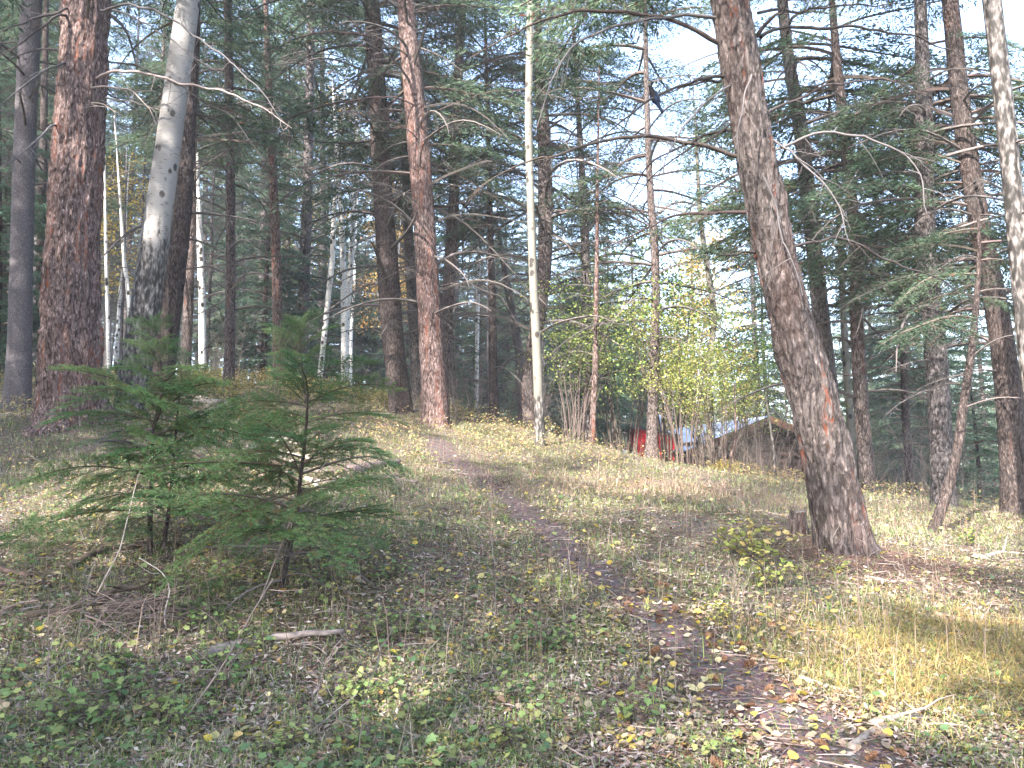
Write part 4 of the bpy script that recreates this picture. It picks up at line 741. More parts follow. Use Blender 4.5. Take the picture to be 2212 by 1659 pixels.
lean_b = TR['lean'][2]; big_b = TR['big'][2]
def near_needles(x, y): return np.exp(-(((x-lean_b[0]-.1)/1.0)**2+((y-lean_b[1]+.55)/.85)**2))
def k_green(r, x, y): return (r.rand(len(x)) < np.clip((patch(x, y, 1.3, 1)-.42)*7, .12, 1)*(1-.85*near_needles(x, y))*np.clip(1-.45*(x > 1.2)*(y < 7), .2, 1)) & (pathdist(x, y) > np.where(y < 7, .85, np.where(y < 10, .45, .15))+.6*r.rand(len(x)))
def k_litter(r, x, y): return r.rand(len(x)) < np.where(pathdist(x, y) < .8, np.where(y < 7, .25, .5), 1)*(1-.6*near_needles(x, y))
def k_leaf(r, x, y): return r.rand(len(x)) < np.clip((patch(x, y, 1.0, 3)-.38)*4, .12, 1)*np.where(y > 9, .6, 1)
def k_grass(r, x, y): return (r.rand(len(x)) < np.clip((patch(x, y, .55, 5)-.34)*5, .25, 1)*(1-.8*near_needles(x, y))) & (pathdist(x, y) > np.where(y < 7, .85, np.where(y < 10, .5, .2))+.6*r.rand(len(x)))
stampleaves("ground_cover", 21, 230000, 3.0, 17, SML, SMF, .025, pal_([(.14, .18, .08), (.18, .21, .10), (.21, .23, .17), (.12, .14, .08), (.30, .29, .11), (.20, .20, .15), (.34, .29, .17), (.40, .31, .11), (.25, .18, .12)]), k_green, M['leaf'], (.005, .035), .5)
stampleaves("broadleaf_ground_cover", 22, 11000, 3.0, 14, LOB, LOF, .037, pal_([(.14, .21, .08), (.19, .26, .10), (.10, .16, .07), (.28, .30, .11)]), lambda r, x, y: k_green(r, x, y) & (r.rand(len(x)) < np.where(x < .2, 1, .25)), M['leaf'], (.03, .10), .35)
stampleaves("leaf_litter", 23, 150000, 2.8, 26, SML, SMF, .038, pal_([(.17, .12, .10), (.24, .18, .15), (.10, .07, .06), (.32, .27, .23), (.24, .14, .10), (.13, .095, .085), (.38, .33, .29), (.20, .16, .15)]), k_litter, M['litter'], (.0, .014), .35)
stampleaves("fallen_leaves", 24, 13000, 4.0, 26, ASP, ASF, .042, pal_([(.58, .44, .12), (.52, .38, .07), (.62, .52, .28), (.50, .36, .15), (.42, .38, .16), (.34, .25, .18), (.44, .36, .26), (.30, .22, .16)], .2), k_leaf, M['leaf'], (.004, .022), .45, 1.5)
def blades(name, seed, n, y0, y1, h, w, cols, keep, pw_=1.6, tuft=9, lean=.5, tr=.05):
    rng, x, y = scatter(seed, n//tuft, y0, y1, pw_); k = keep(rng, x, y); x, y = x[k], y[k]; x = np.repeat(x, tuft)+rng.normal(size=len(x)*tuft)*tr; y = np.repeat(y, tuft)+rng.normal(size=len(y)*tuft)*tr; n = len(x); z = gz(x, y); a = rng.rand(n)*6.28; hh = h*(.5+rng.rand(n)); l = lean*(.3+rng.rand(n)); d = np.stack([np.cos(a), np.sin(a)], 1); sd = np.stack([-d[:, 1], d[:, 0]], 1)*(w*(.7+.6*rng.rand(n)))[:, None]
    p0 = np.stack([x, y, z-.005], 1); p1 = p0+np.concatenate([d*(hh*l*.45)[:, None], (hh*.62)[:, None]], 1); p2 = p0+np.concatenate([d*(hh*l*1.25)[:, None], (hh*(1-.3*l))[:, None]], 1); s3 = np.concatenate([sd, np.zeros((n, 1))], 1)
    V = np.stack([p0-s3, p0+s3, p1+s3*.75, p1-s3*.75, p2], 1).reshape(-1, 3); b = np.arange(n)*5; Q = np.stack([b, b+1, b+2, b+3], 1); T = np.stack([b+3, b+2, b+4], 1); c = np.repeat(np.array(cols)[rng.randint(len(cols), size=n)]*(.65+.7*rng.rand(n, 1)), 5, 0)
    o = link(mesh(name, V, T, Q, [M['grassm']], c), name); tag(o, kind="stuff"); return o
GRN = [(.13, .21, .06), (.18, .26, .08), (.25, .30, .10), (.10, .17, .05)]; DRY = [(.36, .30, .23), (.42, .36, .28), (.30, .23, .18), (.30, .29, .21)]; ORG = [(.40, .27, .10), (.37, .26, .11), (.29, .26, .10), (.44, .33, .14)]
blades("short_grass", 31, 150000, 3.0, 28, .06, .0022, GRN+DRY[:2], k_grass, 1.5, 10, .8)
blades("crest_grass", 32, 42000, 9, 24, .10, .0026, DRY[:2]+GRN[1:3]+[(.34, .34, .20), (.28, .32, .14)], lambda r, x, y: (r.rand(len(x)) < np.clip((patch(x, y, .5, 8)-.30)*4, .2, 1)) & (pathdist(x, y) > .9), 1.2, 9, .9)
def g2(px, py): return G(px, py)
ga, gb_, gc = g2(1250, 1265), g2(1950, 1440), g2(2180, 1400)
def ell(x, y, c, a, b): return np.exp(-(((x-c[0])/a)**2+((y-c[1])/b)**2))
blades("yellow_grass", 33, 120000, 3.2, 8.5, .11, .0016, ORG+[(.22, .25, .07)], lambda r, x, y: (r.rand(len(x)) < ell(x, y, gb_, 1.1, .7)+ell(x, y, gc, .9, .8)-.12) & (pathdist(x, y) > 1.2), 1.0, 10, 1.9, .06)
blades("fresh_grass", 34, 30000, 4, 9, .13, .0018, [(.24, .32, .08), (.32, .36, .12), (.2, .27, .07)], lambda r, x, y: (r.rand(len(x)) < ell(x, y, ga, .42, .3)+.02), 1.0, 12, 1.1, .035)
RUST = [(.34, .23, .17), (.30, .20, .15), (.38, .28, .20), (.26, .20, .14)]
gd = G(1500, 1065); gd2 = G(2080, 1230)
blades("dry_grass", 35, 60000, 8, 14, .12, .002, RUST, lambda r, x, y: (r.rand(len(x)) < ell(x, y, gd, 2.4, 1.0)+.5*ell(x, y, gd2, 1.2, .8)-.05), 1.0, 9, 1.0, .05)
blades("dry_stalks", 36, 5200, 4.5, 20, .42, .0022, [(.20, .14, .11), (.28, .21, .16), (.15, .11, .09)], lambda r, x, y: r.rand(len(x)) < np.where(y > 9, 1, .35), 1.0, 2, .35, .05)
def k_low(r, x, y): return (r.rand(len(x)) < np.clip((patch(x, y, 1.1, 12)-.42)*6, 0, 1)*np.where(y > 12.2, 1, .12)*np.where((x > 1.8) & (x < 3.9), .15, np.where(x > 3.9, .55, 1))) & (pathdist(x, y) > 1.3)
stampleaves("low_foliage", 26, 90000, 8, 18.5, SML, SMF, .050, pal_([(.36, .33, .12), (.26, .28, .11), (.44, .36, .14), (.30, .22, .14), (.18, .22, .09)]), k_low, M['leaf'], (.03, .26), .9, 1.01)
stampleaves("low_foliage", 27, 40000, 17, 26, SML, SMF, .060, pal_([(.36, .30, .12), (.26, .26, .11), (.40, .32, .14), (.26, .20, .14)]), lambda r, x, y: (x < 1) & (r.rand(len(x)) < np.clip((patch(x, y, .9, 14)-.42)*6, 0, 1)), M['leaf'], (.03, .4), .9, 1.01)
# fallen needles and fine twigs
def sticks(name, seed, n, y0, y1, L, r, cols, keep, mat, pw_=1.6):
    rng, x, y = scatter(seed, n, y0, y1, pw_); k = keep(rng, x, y); x, y = x[k], y[k]; n = len(x); z = gz(x, y)+.006+.02*rng.rand(n)*min(1, L*6); a = rng.rand(n)*6.28; l = L*(.4+1.1*rng.rand(n)); d = np.stack([np.cos(a), np.sin(a), rng.normal(size=n)*.10], 1); s = np.stack([-d[:, 1], d[:, 0], np.zeros(n)], 1)*r; up = np.array([0, 0, r*1.6])
    p0 = np.stack([x, y, z], 1); p1 = p0+d*l[:, None]; pm = (p0+p1)/2+s*rng.normal(size=(n, 1))*3
    V = np.stack([p0-s, p0+up, p0+s, pm-s, pm+up, pm+s, p1-s*.5, p1+up*.5, p1+s*.5], 1).reshape(-1, 3); b = np.arange(n)*9; Q = np.concatenate([np.stack([b+i, b+i+1, b+i+4, b+i+3], 1) for i in (0, 1, 3, 4)]); c = np.repeat(np.array(cols)[rng.randint(len(cols), size=n)]*(.65+.6*rng.rand(n, 1)), 9, 0)
    o = link(mesh(name, V, None, Q, [mat], c), name); tag(o, kind="stuff")
sticks("needle_litter", 41, 60000, 3.0, 12, .045, .0011, [(.20, .11, .065), (.15, .08, .045), (.26, .17, .10)], lambda r, x, y: r.rand(len(x)) < .3+.9*near_needles(x, y), M['litter'])
def k_mat(r, x, y): return r.rand(len(x)) < np.clip(near_needles(x, y)*1.5*(.4+patch(x, y, 2.2, 21))-.3, 0, 1)+.5*ell(x, y, TR['t26'][2], 1.2, .9)
sticks("needle_mat", 43, 420000, 6.0, 13.5, .06, .0018, [(.09, .055, .045), (.065, .042, .036), (.12, .078, .062), (.05, .037, .032), (.15, .09, .065)], k_mat, M['litter'], 1.01)
sticks("twig_litter", 42, 2600, 3.0, 20, .15, .0030, [(.17, .14, .12), (.12, .09, .075), (.26, .22, .19)], lambda r, x, y: np.ones(len(x), bool), M['twig'], 1.7)
# ------------------------------------------------------------------ countable things on the ground
rng = random.Random(77)
# fallen aspen leaves near the camera, one by one
def leafmesh(seed, col):
    r = rs(seed); T = np.array(ASP)*(1, 1+.2*r.rand(), .6+1.5*r.rand()); st = np.array([(0, .015, 0), (0, -.015, 0), (-.55, 0, .12*r.rand())]); V = np.vstack([T, st])*.062; V[:, 2] += .008
    return mesh("fallen_leaf", V, np.array(ASF+[(9, 10, 11)]), None, [M['leaf']], np.array(col)*(.85+.3*r.rand(len(V), 1)))
LC = [("bright yellow", (.54, .39, .09)), ("pale cream-yellow", (.56, .48, .28)), ("dull tan-brown", (.36, .25, .15))]
LM = [[leafmesh(800+10*i+j, c) for j in range(3)] for i, (_, c) in enumerate(LC)]
for k in range(170):
    y = 3.5+rng.random()**1.3*2.9; x = rng.uniform(-.68, .68)*y
    if k % 3 == 0:
        q = PX[int(rng.uniform(0, 110))]; x, y = q[0]+rng.gauss(0, .28), q[1]+rng.gauss(0, .1)
    i = rng.choice([0, 0, 1, 1, 2]); where = "on the bare soil path" if pathdist(x, y)[0] < 1 else "on the ground cover in front"
    o = link(LM[i][k % 3], "fallen_leaf", None, (x, y, float(gz(x, y))+.015+rng.random()*.02), (rng.gauss(0, .3), rng.gauss(0, .3), rng.uniform(0, 6.28)), (rng.uniform(.5, .95),)*3)
    tag(o, f"{LC[i][0]} fallen aspen leaf lying {where}", "leaf", f"{LC[i][0]} fallen leaves {where}")
# pine cones: overlapping scales in spirals
def cone(seed):
    r = rs(seed); b = MB(); L, R = .075, .022; n = 62
    V, T, Q = tube([(0, 0, 0), (L*.3, 0, 0), (L*.7, 0, 0), (L, 0, 0)], [.006, .013, .011, .003], 8, True); b.add(V, T, Q, (.12, .065, .04))
    for i in range(n):
        f = i/n; a = i*2.4; w = R*math.sin(math.pi*(.12+.8*f))**.7; ax = np.array([f*L, 0, 0]); d = np.array([-.15+.5*f, math.cos(a), math.sin(a)]); d /= np.linalg.norm(d); s = np.cross(d, (1, 0, 0)); s /= np.linalg.norm(s); h = .009
        V = [ax+d*w*.3-s*h*.5, ax+d*w*.3+s*h*.5, ax+d*w*1.15+s*h*.6+(.004, 0, 0), ax+d*w*1.3+(.006, 0, 0), ax+d*w*1.15-s*h*.6+(.004, 0, 0)]; c = np.array([.20, .11, .065])*(.6+.8*r.rand()); b.add(V, [(0, 1, 2), (0, 2, 4), (2, 3, 4)], None, c)
    return b.mesh("pine_cone", [M['litter']])
CN = [cone(850), cone(851), cone(852)]
for k in range(70):
    if k % 2: q = PX[int(rng.uniform(0, 120))]; x, y = q[0]+rng.gauss(0, .3), q[1]+rng.gauss(0, .15)
    else: y = rng.uniform(3.5, 6.5); x = rng.uniform(.1, .68)*y
    o = link(CN[k % 3], "pine_cone", None, (x, y, float(gz(x, y))+.016), (0, rng.gauss(0, .25), rng.uniform(0, 6.28)), (rng.uniform(.7, 1.1),)*3)
    w = "on or beside the bare soil path" if k % 2 else "among grass and litter right of the path"; tag(o, "brown open conifer cone lying "+w, "cone", "cones "+w)
# weeds, currant plants and rods in the foreground
for k in range(46):
    y = rng.uniform(3.4, 6.4); x = rng.uniform(-.68, -.05)*y if k < 34 else rng.uniform(0, .5)*y
    if pathdist(x, y)[0] < 1.3: continue
    put_shrub(CUR[k % 3], "leafy_plant", "ankle-high plant with a few green leaves in the low foreground cover", "plant", x, y, rng.uniform(.5, 1.0), rng.uniform(0, 6), "small leafy plants in the foreground")
for px, py, s, lb in [(1640, 1225, 1.35, "yellow-green leafy plant left of the thick leaning conifer's foot"), (1660, 1270, 1.0, "small yellow-green plant just below the leafy one by the leaning conifer"), (1600, 1200, 1.1, "sparse yellow-green plant uphill left of the leaning conifer"), (1560, 1345, .6, "low green plant beside the path's outer edge"), (2090, 1180, .9, "yellow-green plant below the thin dark leaning young tree"), (1810, 1240, .5, "tiny green plant in the needle litter under the leaning conifer")]:
    q = G(px, py); put_shrub(WEED[px % 3], "leafy_plant", lb, "plant", q[0], q[1], s, px)
for k in range(60):
    y = rng.uniform(3.5, 11.5); x = rng.uniform(-.66, .66)*y
    if pathdist(x, y)[0] < 1.2: continue
    o = link(ROD[k % 3], "leafless_seedling", None, (x, y, float(gz(x, y))-.02), (0, 0, rng.uniform(0, 6)), (rng.uniform(.5, 1.2),)*3); tag(o, "thin upright leafless brown stem poking out of the ground cover", "stem", "thin leafless stems")
def gstick(label, pts, r, col=(.2, .16, .14), lift=0.0, name="fallen_branch", cat="branch", tw=3, k=8, mat='wood', seed=1, D=None):
    """a stick lying where the measured points meet the ground (or hanging above it when D is given)"""
    rr = rs(seed); W3 = []
    for p in pts:
        q = G(p[0], p[1]) if D is None else P(p[0], p[1], D+(p[2] if len(p) > 2 else 0)); 
        if D is None: q[2] += r*.75+lift
        W3.append(q)
    r = r*(1.35 if D is None else .8); W3 = np.array(W3); base = W3[0].copy(); W3 = W3-base; L = np.linalg.norm(np.diff(W3, axis=0), axis=1).sum(); m = max(10, int(L/.05)); c = smoothpath(W3, m); c = c+np.stack([fbm(np.arange(m)*.4+seed, q*5., .5)-.5 for q in range(3)], 1)*r*1.2; s = np.linspace(0, 1, m)
    R = r*(1-.55*s)*(1+.25*(fbm(np.arange(m)*.7, seed, .5)-.5)*2); b = MB(); V, T, Q = tube(c, R, k, True); V = V*(1+0*V); b.add(V, T, Q, np.array(col)*(.75+.5*rr.rand(len(V), 1)))
    for i in range(tw):
        j = rr.randint(m//6, m-1); d = nrm(rr.normal(size=3)*(1, 1, .4)+(0, 0, .35)); l = (.1+.25*rr.rand()); q = np.linspace(0, 1, 5)[:, None]; B = c[j]+d*l*q+np.cumsum(rr.normal(size=(5, 3))*.01, 0); V, T, Q = tube(B, r*.35*(1.15-q[:, 0]), 5); b.add(V, T, Q, col)
    o = link(b.mesh(name, [M[mat]], True), name, None, tuple(base)); return tag(o, label, cat)
PALE, DK, GR = (.40, .35, .30), (.085, .06, .05), (.22, .185, .16)
gstick("grey fallen limb lying across the ground right of the twig pile", [(440, 1428), (480, 1408), (560, 1392), (650, 1385), (742, 1376)], .028, GR, seed=1, tw=2)
gstick("dark forked dead stick left of the limb's thick end", [(838, 1368), (880, 1352), (912, 1345)], .016, GR, seed=2, tw=4)
gstick("short grey stick touching the forked one", [(865, 1362), (910, 1360), (985, 1362)], .012, GR, seed=3, tw=1)
gstick("long dark fallen limb running under the left fir sapling", [(150, 1235), (205, 1205), (260, 1190), (330, 1183), (400, 1180)], .03, DK, seed=4)
gstick("thick dark branch end at the left edge", [(-20, 1238), (30, 1244), (70, 1252)], .026, DK, seed=5, tw=1)
gstick("thin dark branch at the left edge below the thick one", [(-10, 1270), (60, 1262), (110, 1268)], .015, DK, seed=6, tw=2)
gstick("dark fallen limb leading into the arched twig pile", [(60, 1340), (120, 1325), (180, 1318), (230, 1312)], .024, DK, seed=7, tw=3)
gstick("curved black dead bough arching over the twig pile", [(215, 1300, 0), (240, 1278, 0), (280, 1268, 0), (318, 1270, .05), (335, 1290, .1)], .032, DK, D=5.72, seed=8, tw=5)
gstick("splintered brown deadfall lying left of the path's sunny bend", [(755, 1030), (785, 1022), (820, 1012), (858, 1003)], .07, (.11, .085, .08), seed=9, tw=4)
gstick("second splintered limb angled over the deadfall", [(790, 1038), (830, 1034), (862, 1040), (905, 1044)], .03, (.13, .10, .095), seed=10, tw=3)
gstick("curved weathered grey branch in front of the deadfall", [(660, 1040), (700, 1046), (740, 1040), (775, 1028)], .03, GR, seed=11, tw=2)
gstick("pale bleached stick sloping below the deadfall", [(672, 1042), (690, 1055), (712, 1068)], .022, PALE, seed=12, tw=0)
for i_, (a, b_, r_, c_, lb) in enumerate([((490, 1010), (640, 1003), .035, DK, "dark limb at the bottom of the branch heap behind the right sapling"), ((495, 992), (600, 1015), .03, DK, "charred-looking limb crossing the branch heap"), ((520, 1000), (655, 1020), .025, GR, "grey limb sticking out of the branch heap"),
      ((560, 975), (650, 984), .03, PALE, "pale barkless limb on top of the branch heap"), ((500, 1018), (585, 990), .02, GR, "thin grey stick leaning on the branch heap"), ((600, 1030), (720, 1022), .018, GR, "stick trailing from the branch heap towards the deadfall"), ((620, 985), (690, 1000), .016, PALE, "bleached twig beside the branch heap")]):
    gstick(lb, [a, ((a[0]+b_[0])/2, (a[1]+b_[1])/2-3), b_], r_*1.4, c_, lift=.045*i_ if i_ < 5 else 0, seed=20+i_)
gstick("light grey stick lying in the grass on the right, nearest the path", [(1727, 1470), (1770, 1482), (1830, 1500)], .013, PALE, seed=31, tw=0)
gstick("bent forked stick on the bare soil at the bottom", [(1835, 1622), (1880, 1592), (1925, 1572), (1990, 1566)], .016, GR, seed=32, tw=4)
gstick("knobbly grey stick with a split end lying right of the path", [(1885, 1575), (1935, 1560), (2010, 1556)], .02, GR, seed=33, tw=3)
gstick("brown stick half buried in yellow grass", [(2020, 1330), (2075, 1345), (2130, 1348)], .018, (.2, .15, .12), seed=34, tw=1)
gstick("dark rotten stick in the litter below the leaning conifer", [(2000, 1268), (2050, 1290), (2085, 1305)], .022, DK, seed=35, tw=4)
gstick("sunlit bleached branch on the grass at the right edge", [(2120, 1208), (2160, 1196), (2212, 1200), (2240, 1208)], .018, PALE, seed=36, tw=3)
gstick("grey stick in needle litter right under the leaning conifer", [(1868, 1250), (1930, 1262), (1975, 1258)], .014, GR, seed=37, tw=2)
gstick("small brown stick across the middle of the ground", [(1160, 1483), (1200, 1478), (1250, 1472)], .012, GR, seed=38, tw=0)
gstick("dark stick lying over the path at its narrow upper part", [(1065, 1050), (1085, 1045), (1110, 1038)], .014, DK, seed=39, tw=2)
for i_, (pts, lb) in enumerate([([(205, 1290, 0), (258, 1190, 0), (280, 1100, 0), (300, 1020, .1), (330, 985, .1)], "long pale whip arching up in front of the left sapling"), ([(192, 1195, 0), (165, 1120, 0), (140, 1070, 0), (98, 1005, 0), (60, 980, 0)], "tall brown whip leaning left before the left sapling"),
      ([(360, 1360, 0), (352, 1330, 0), (370, 1270, .1), (350, 1235, .15), (300, 1205, .2)], "looping pale vine stem by the twig pile"), ([(610, 1275, 0), (632, 1180, 0), (626, 1140, 0), (645, 1090, 0)], "pale wiggling stem against the crooked sapling stem"), ([(560, 1300, 0), (640, 1090, 0), (700, 1000, 0), (760, 950, .1)], "grey slanting dead whip across the crooked sapling"),
      ([(395, 1560, 0), (480, 1440, 0), (540, 1330, 0), (590, 1250, .1)], "long grey whip rising from the foreground towards the crooked sapling"), ([(650, 1600, 0), (720, 1540, .1), (770, 1500, .2)], "thin grey twig leaning over the low cover at mid foreground"), ([(895, 1650, 0), (888, 1590, 0), (885, 1540, 0)], "dark upright stem at the bottom edge")]):
    gstick(lb, pts, .008 if i_ != 5 else .007, PALE if i_ in (0, 2, 3) else GR, D=G(pts[0][0], pts[0][1])[1], name="dead_whip", cat="dead stem", tw=4, k=5, seed=50+i_)
# twig pile: many fine twigs nobody could count
r_ = rs(60); b = MB(); c0 = G(275, 1345)
for i in range(150):
    a = r_.rand()*6.28; q = np.linspace(0, 1, 5)[:, None]; st = c0+np.array([r_.normal()*.22, r_.normal()*.15, .02+.16*r_.rand()]); d = np.array([math.cos(a), math.sin(a)*.5, -.1+.3*r_.normal()]); l = .25+.4*r_.rand(); B = st+d*l*q-np.array([0, 0, .12])*q*q+np.cumsum(r_.normal(size=(5, 3))*.01, 0); V, T, Q = tube(B, .0035*(1.2-q[:, 0]), 4); V[:, 2] = np.maximum(V[:, 2], gz(V[:, 0], V[:, 1])+.004); b.add(V, T, Q, np.array((.16, .125, .10))*(.6+.8*r_.rand()))
tag(link(b.mesh("twig_pile", [M['twig']], True), "twig_pile"), kind="stuff")
# sawn log
a_, b2 = G(432, 884), G(512, 905); a_ = P(434, 872, 15.3); b2 = P(512, 884, 14.6); R_ = .135
a_[2] = float(gz(a_[0], a_[1]))+R_*.85; b2[2] = float(gz(b2[0], b2[1]))+R_*.85
e = empty("sawn_log", (a_+b2)/2-np.array([0, 0, R_]), "short sawn log with an orange-tan cut end lying on the sunlit slope", "log"); ax = nrm(b2-a_); L = np.linalg.norm(b2-a_)+.15; cc = (a_+b2)/2-np.array(e.location)
c = cc+ax*np.linspace(-L/2, L/2, 24)[:, None]; V, T, Q = tube(c, R_*(1+.03*np.sin(np.arange(24))), 28); V += (fbm(V[:, 0:1]*9+20, V[:, 1:2]*9+20, V[:, 2:3]*9+20)-.5)*.016; cr = np.array((.30, .25, .22))*(.6+.7*fbm(V[:, 0]*14+20, V[:, 1]*14+20, V[:, 2]*14+20))[:, None]
link(mesh("bark", V, None, Q, [M['wood']], cr, None, True), "bark", e)
for sgn in (1, -1):
    end = cc+ax*(L/2+.002)*sgn; u = nrm(np.cross(ax, (0, 0, 1.))); v = np.cross(ax, u); V = [end+ax*sgn*.002]; col = [(.42, .24, .10)]; F = []
    for ri in range(1, 9):
        for t in range(28): an = t/28*6.283; V.append(end+(u*math.cos(an)+v*math.sin(an))*R_*.97*ri/8); col.append(np.array((.52, .33, .15))*(.78 if ri % 2 else 1)*(1 if ri < 8 else .45))
    T = [(0, 1+t, 1+(t+1) % 28) for t in range(28)]; Q = [(1+(ri-1)*28+t, 1+ri*28+t, 1+ri*28+(t+1) % 28, 1+(ri-1)*28+(t+1) % 28) for ri in range(1, 8) for t in range(28)]
    link(mesh("cut_end", V, T, Q, [M['wood']], np.array(col)), "cut_end", e)
# small stump behind the leaning conifer's foot
q = G(1722, 1150); e = empty("stump", tuple(q), "short dark broken stump pressed against the leaning conifer's left foot", "stump"); link(trunk_mesh("bark", [(0, 0, -.1, .10), (0, 0, .12, .09), (.02, .0, .22, .085)], M['bark_near'], 5, 16, .03, .2, .2, .1, ridge=.08), "bark", e)
V, T, Q = tube([(.02, 0, .20), (.02, 0, .222)], .08, 12, True); link(mesh("broken_top", V, T, Q, [M['wood']], np.full((len(V), 3), .16)), "broken_top", e)

# ------------------------------------------------------------------ shed and cabin beyond the crest
def box(b, x0, x1, y0, y1, z0, z1, col=(1, 1, 1)):
    V = [(x, y, z) for z in (z0, z1) for y in (y0, y1) for x in (x0, x1)]; b.add(V, None, [(0, 2, 3, 1), (4, 5, 7, 6), (0, 1, 5, 4), (1, 3, 7, 5), (3, 2, 6, 7), (2, 0, 4, 6)], col)
M['redp'] = plain("red_paint", (.62, .014, .02), .6, 0, 9.0); M['metal'] = plain("galvanised_roof", (.50, .56, .66), .42, .35, 3.0); M['darkroof'] = plain("dark_shed_roof", (.05, .05, .06), .7); M['white'] = plain("white_paint", (.72, .74, .76), .6); M['logm'] = col_mat("log_wood", .8, 0, 0, .2, 6.0)
DS = 25.0; l0, r0_ = P(1372, 925, DS), P(1462, 942, DS); e = empty("shed", (l0[0], DS, float(gz(l0[0], DS))), "small red shed with a dark slanted roof and pale stovepipe beyond the crest", "shed"); gz0 = e.location.z; w = r0_[0]-l0[0]; zl, zr = l0[2]-gz0, r0_[2]-gz0; dp = 1.8
b = MB(); nb_ = 9
for i in range(nb_):
    x0, x1 = w*i/nb_+.006, w*(i+1)/nb_-.006; za, zb = zl+(zr-zl)*i/nb_, zl+(zr-zl)*(i+1)/nb_
    V = [(x0, 0, -.4), (x1, 0, -.4), (x1, 0, zb), (x0, 0, za), (x0, .03, -.4), (x1, .03, -.4), (x1, .03, zb), (x0, .03, za)]; b.add(V, None, [(0, 1, 2, 3), (5, 4, 7, 6), (0, 3, 7, 4), (1, 5, 6, 2)], (1, 1, 1))
V = [(0, .031, -.4), (w, .031, -.4), (w, .031, zr-.01), (0, .031, zl-.01), (0, dp, -.4), (w, dp, -.4), (w, dp, zr-.01), (0, dp, zl-.01)]; b.add(V, None, [(0, 1, 2, 3), (5, 4, 7, 6), (0, 3, 7, 4), (1, 5, 6, 2)]); link(b.mesh("wall", [M['redp']], usecol=False), "wall", e)
b = MB(); o_ = .14; sl = (zr-zl)/w; V = [(-o_, -o_, zl-sl*o_), (w+o_, -o_, zr+sl*o_), (w+o_, dp+o_, zr+sl*o_), (-o_, dp+o_, zl-sl*o_)]; V = V+[(x, y, z+.06) for x, y, z in V]; b.add(V, None, [(3, 2, 1, 0), (4, 5, 6, 7), (0, 1, 5, 4), (1, 2, 6, 5), (2, 3, 7, 6), (3, 0, 4, 7)]); link(b.mesh("roof", [M['darkroof']], usecol=False), "roof", e)
q0, q1 = P(1431, 936, DS+.8), P(1424, 896, DS+.8); pb = np.array(e.location); V, T, Q = tube([q0-pb-(0, 0, .1), (q0+q1)/2-pb, q1-pb], .075, 12, True); link(mesh("stovepipe", V, T, Q, [M['metal']], smooth=True), "stovepipe", e)
b = MB(); box(b, -.10, .02, -.02, .07, -.4, zl-1.15); box(b, -.13, .05, -.035, .02, zl-1.1, zl-.72); link(b.mesh("trim", [M['white']], usecol=False), "trim", e)
b = MB(); box(b, w-.04, w+.05, -.03, .02, -.4, zr-.05); link(b.mesh("corner_board", [M['white']], usecol=False), "corner_board", e)
# log cabin: gable end of stacked logs, metal roof
DC = 24.0; le, rd = P(1468, 978, DC), P(1655, 903, DC+.2); cb = np.array([le[0]+.55, DC+.4, float(gz(le[0]+2, DC))]); e = empty("log_cabin", tuple(cb), "brown log cabin with a shiny blue-grey metal roof behind the shrubs", "cabin")
hw = rd[0]-le[0]-.5; ez = le[2]-cb[2]+.15; rz_ = rd[2]-cb[2]-.05; Wc = 2*hw; dpt = 7.0; lr = .105; b = MB(); rr = rs(5); z = -.6
def logcyl(b, p, q, r, col):
    V, T, Q = tube(np.linspace(p, q, 7), r, 10, True); b.add(V, T, Q, np.array(col)*(.7+.6*rr.rand()))
while z < rz_-.15:
    x0, x1 = (0, Wc) if z < ez else ((z-ez)/(rz_-ez)*hw, Wc-(z-ez)/(rz_-ez)*hw)
    if x1-x0 > .3: logcyl(b, (x0-(.25 if z < ez else 0), 0, z), (x1+(.25 if z < ez else 0), 0, z), lr, (.06, .036, .028))
    if z < ez: logcyl(b, (0, -.25, z+lr), (0, dpt, z+lr), lr, (.06, .035, .027)); logcyl(b, (Wc, -.25, z+lr), (Wc, dpt, z+lr), lr, (.06, .035, .027))
    z += lr*2*.97
link(b.mesh("wall", [M['logm']], True), "wall", e)
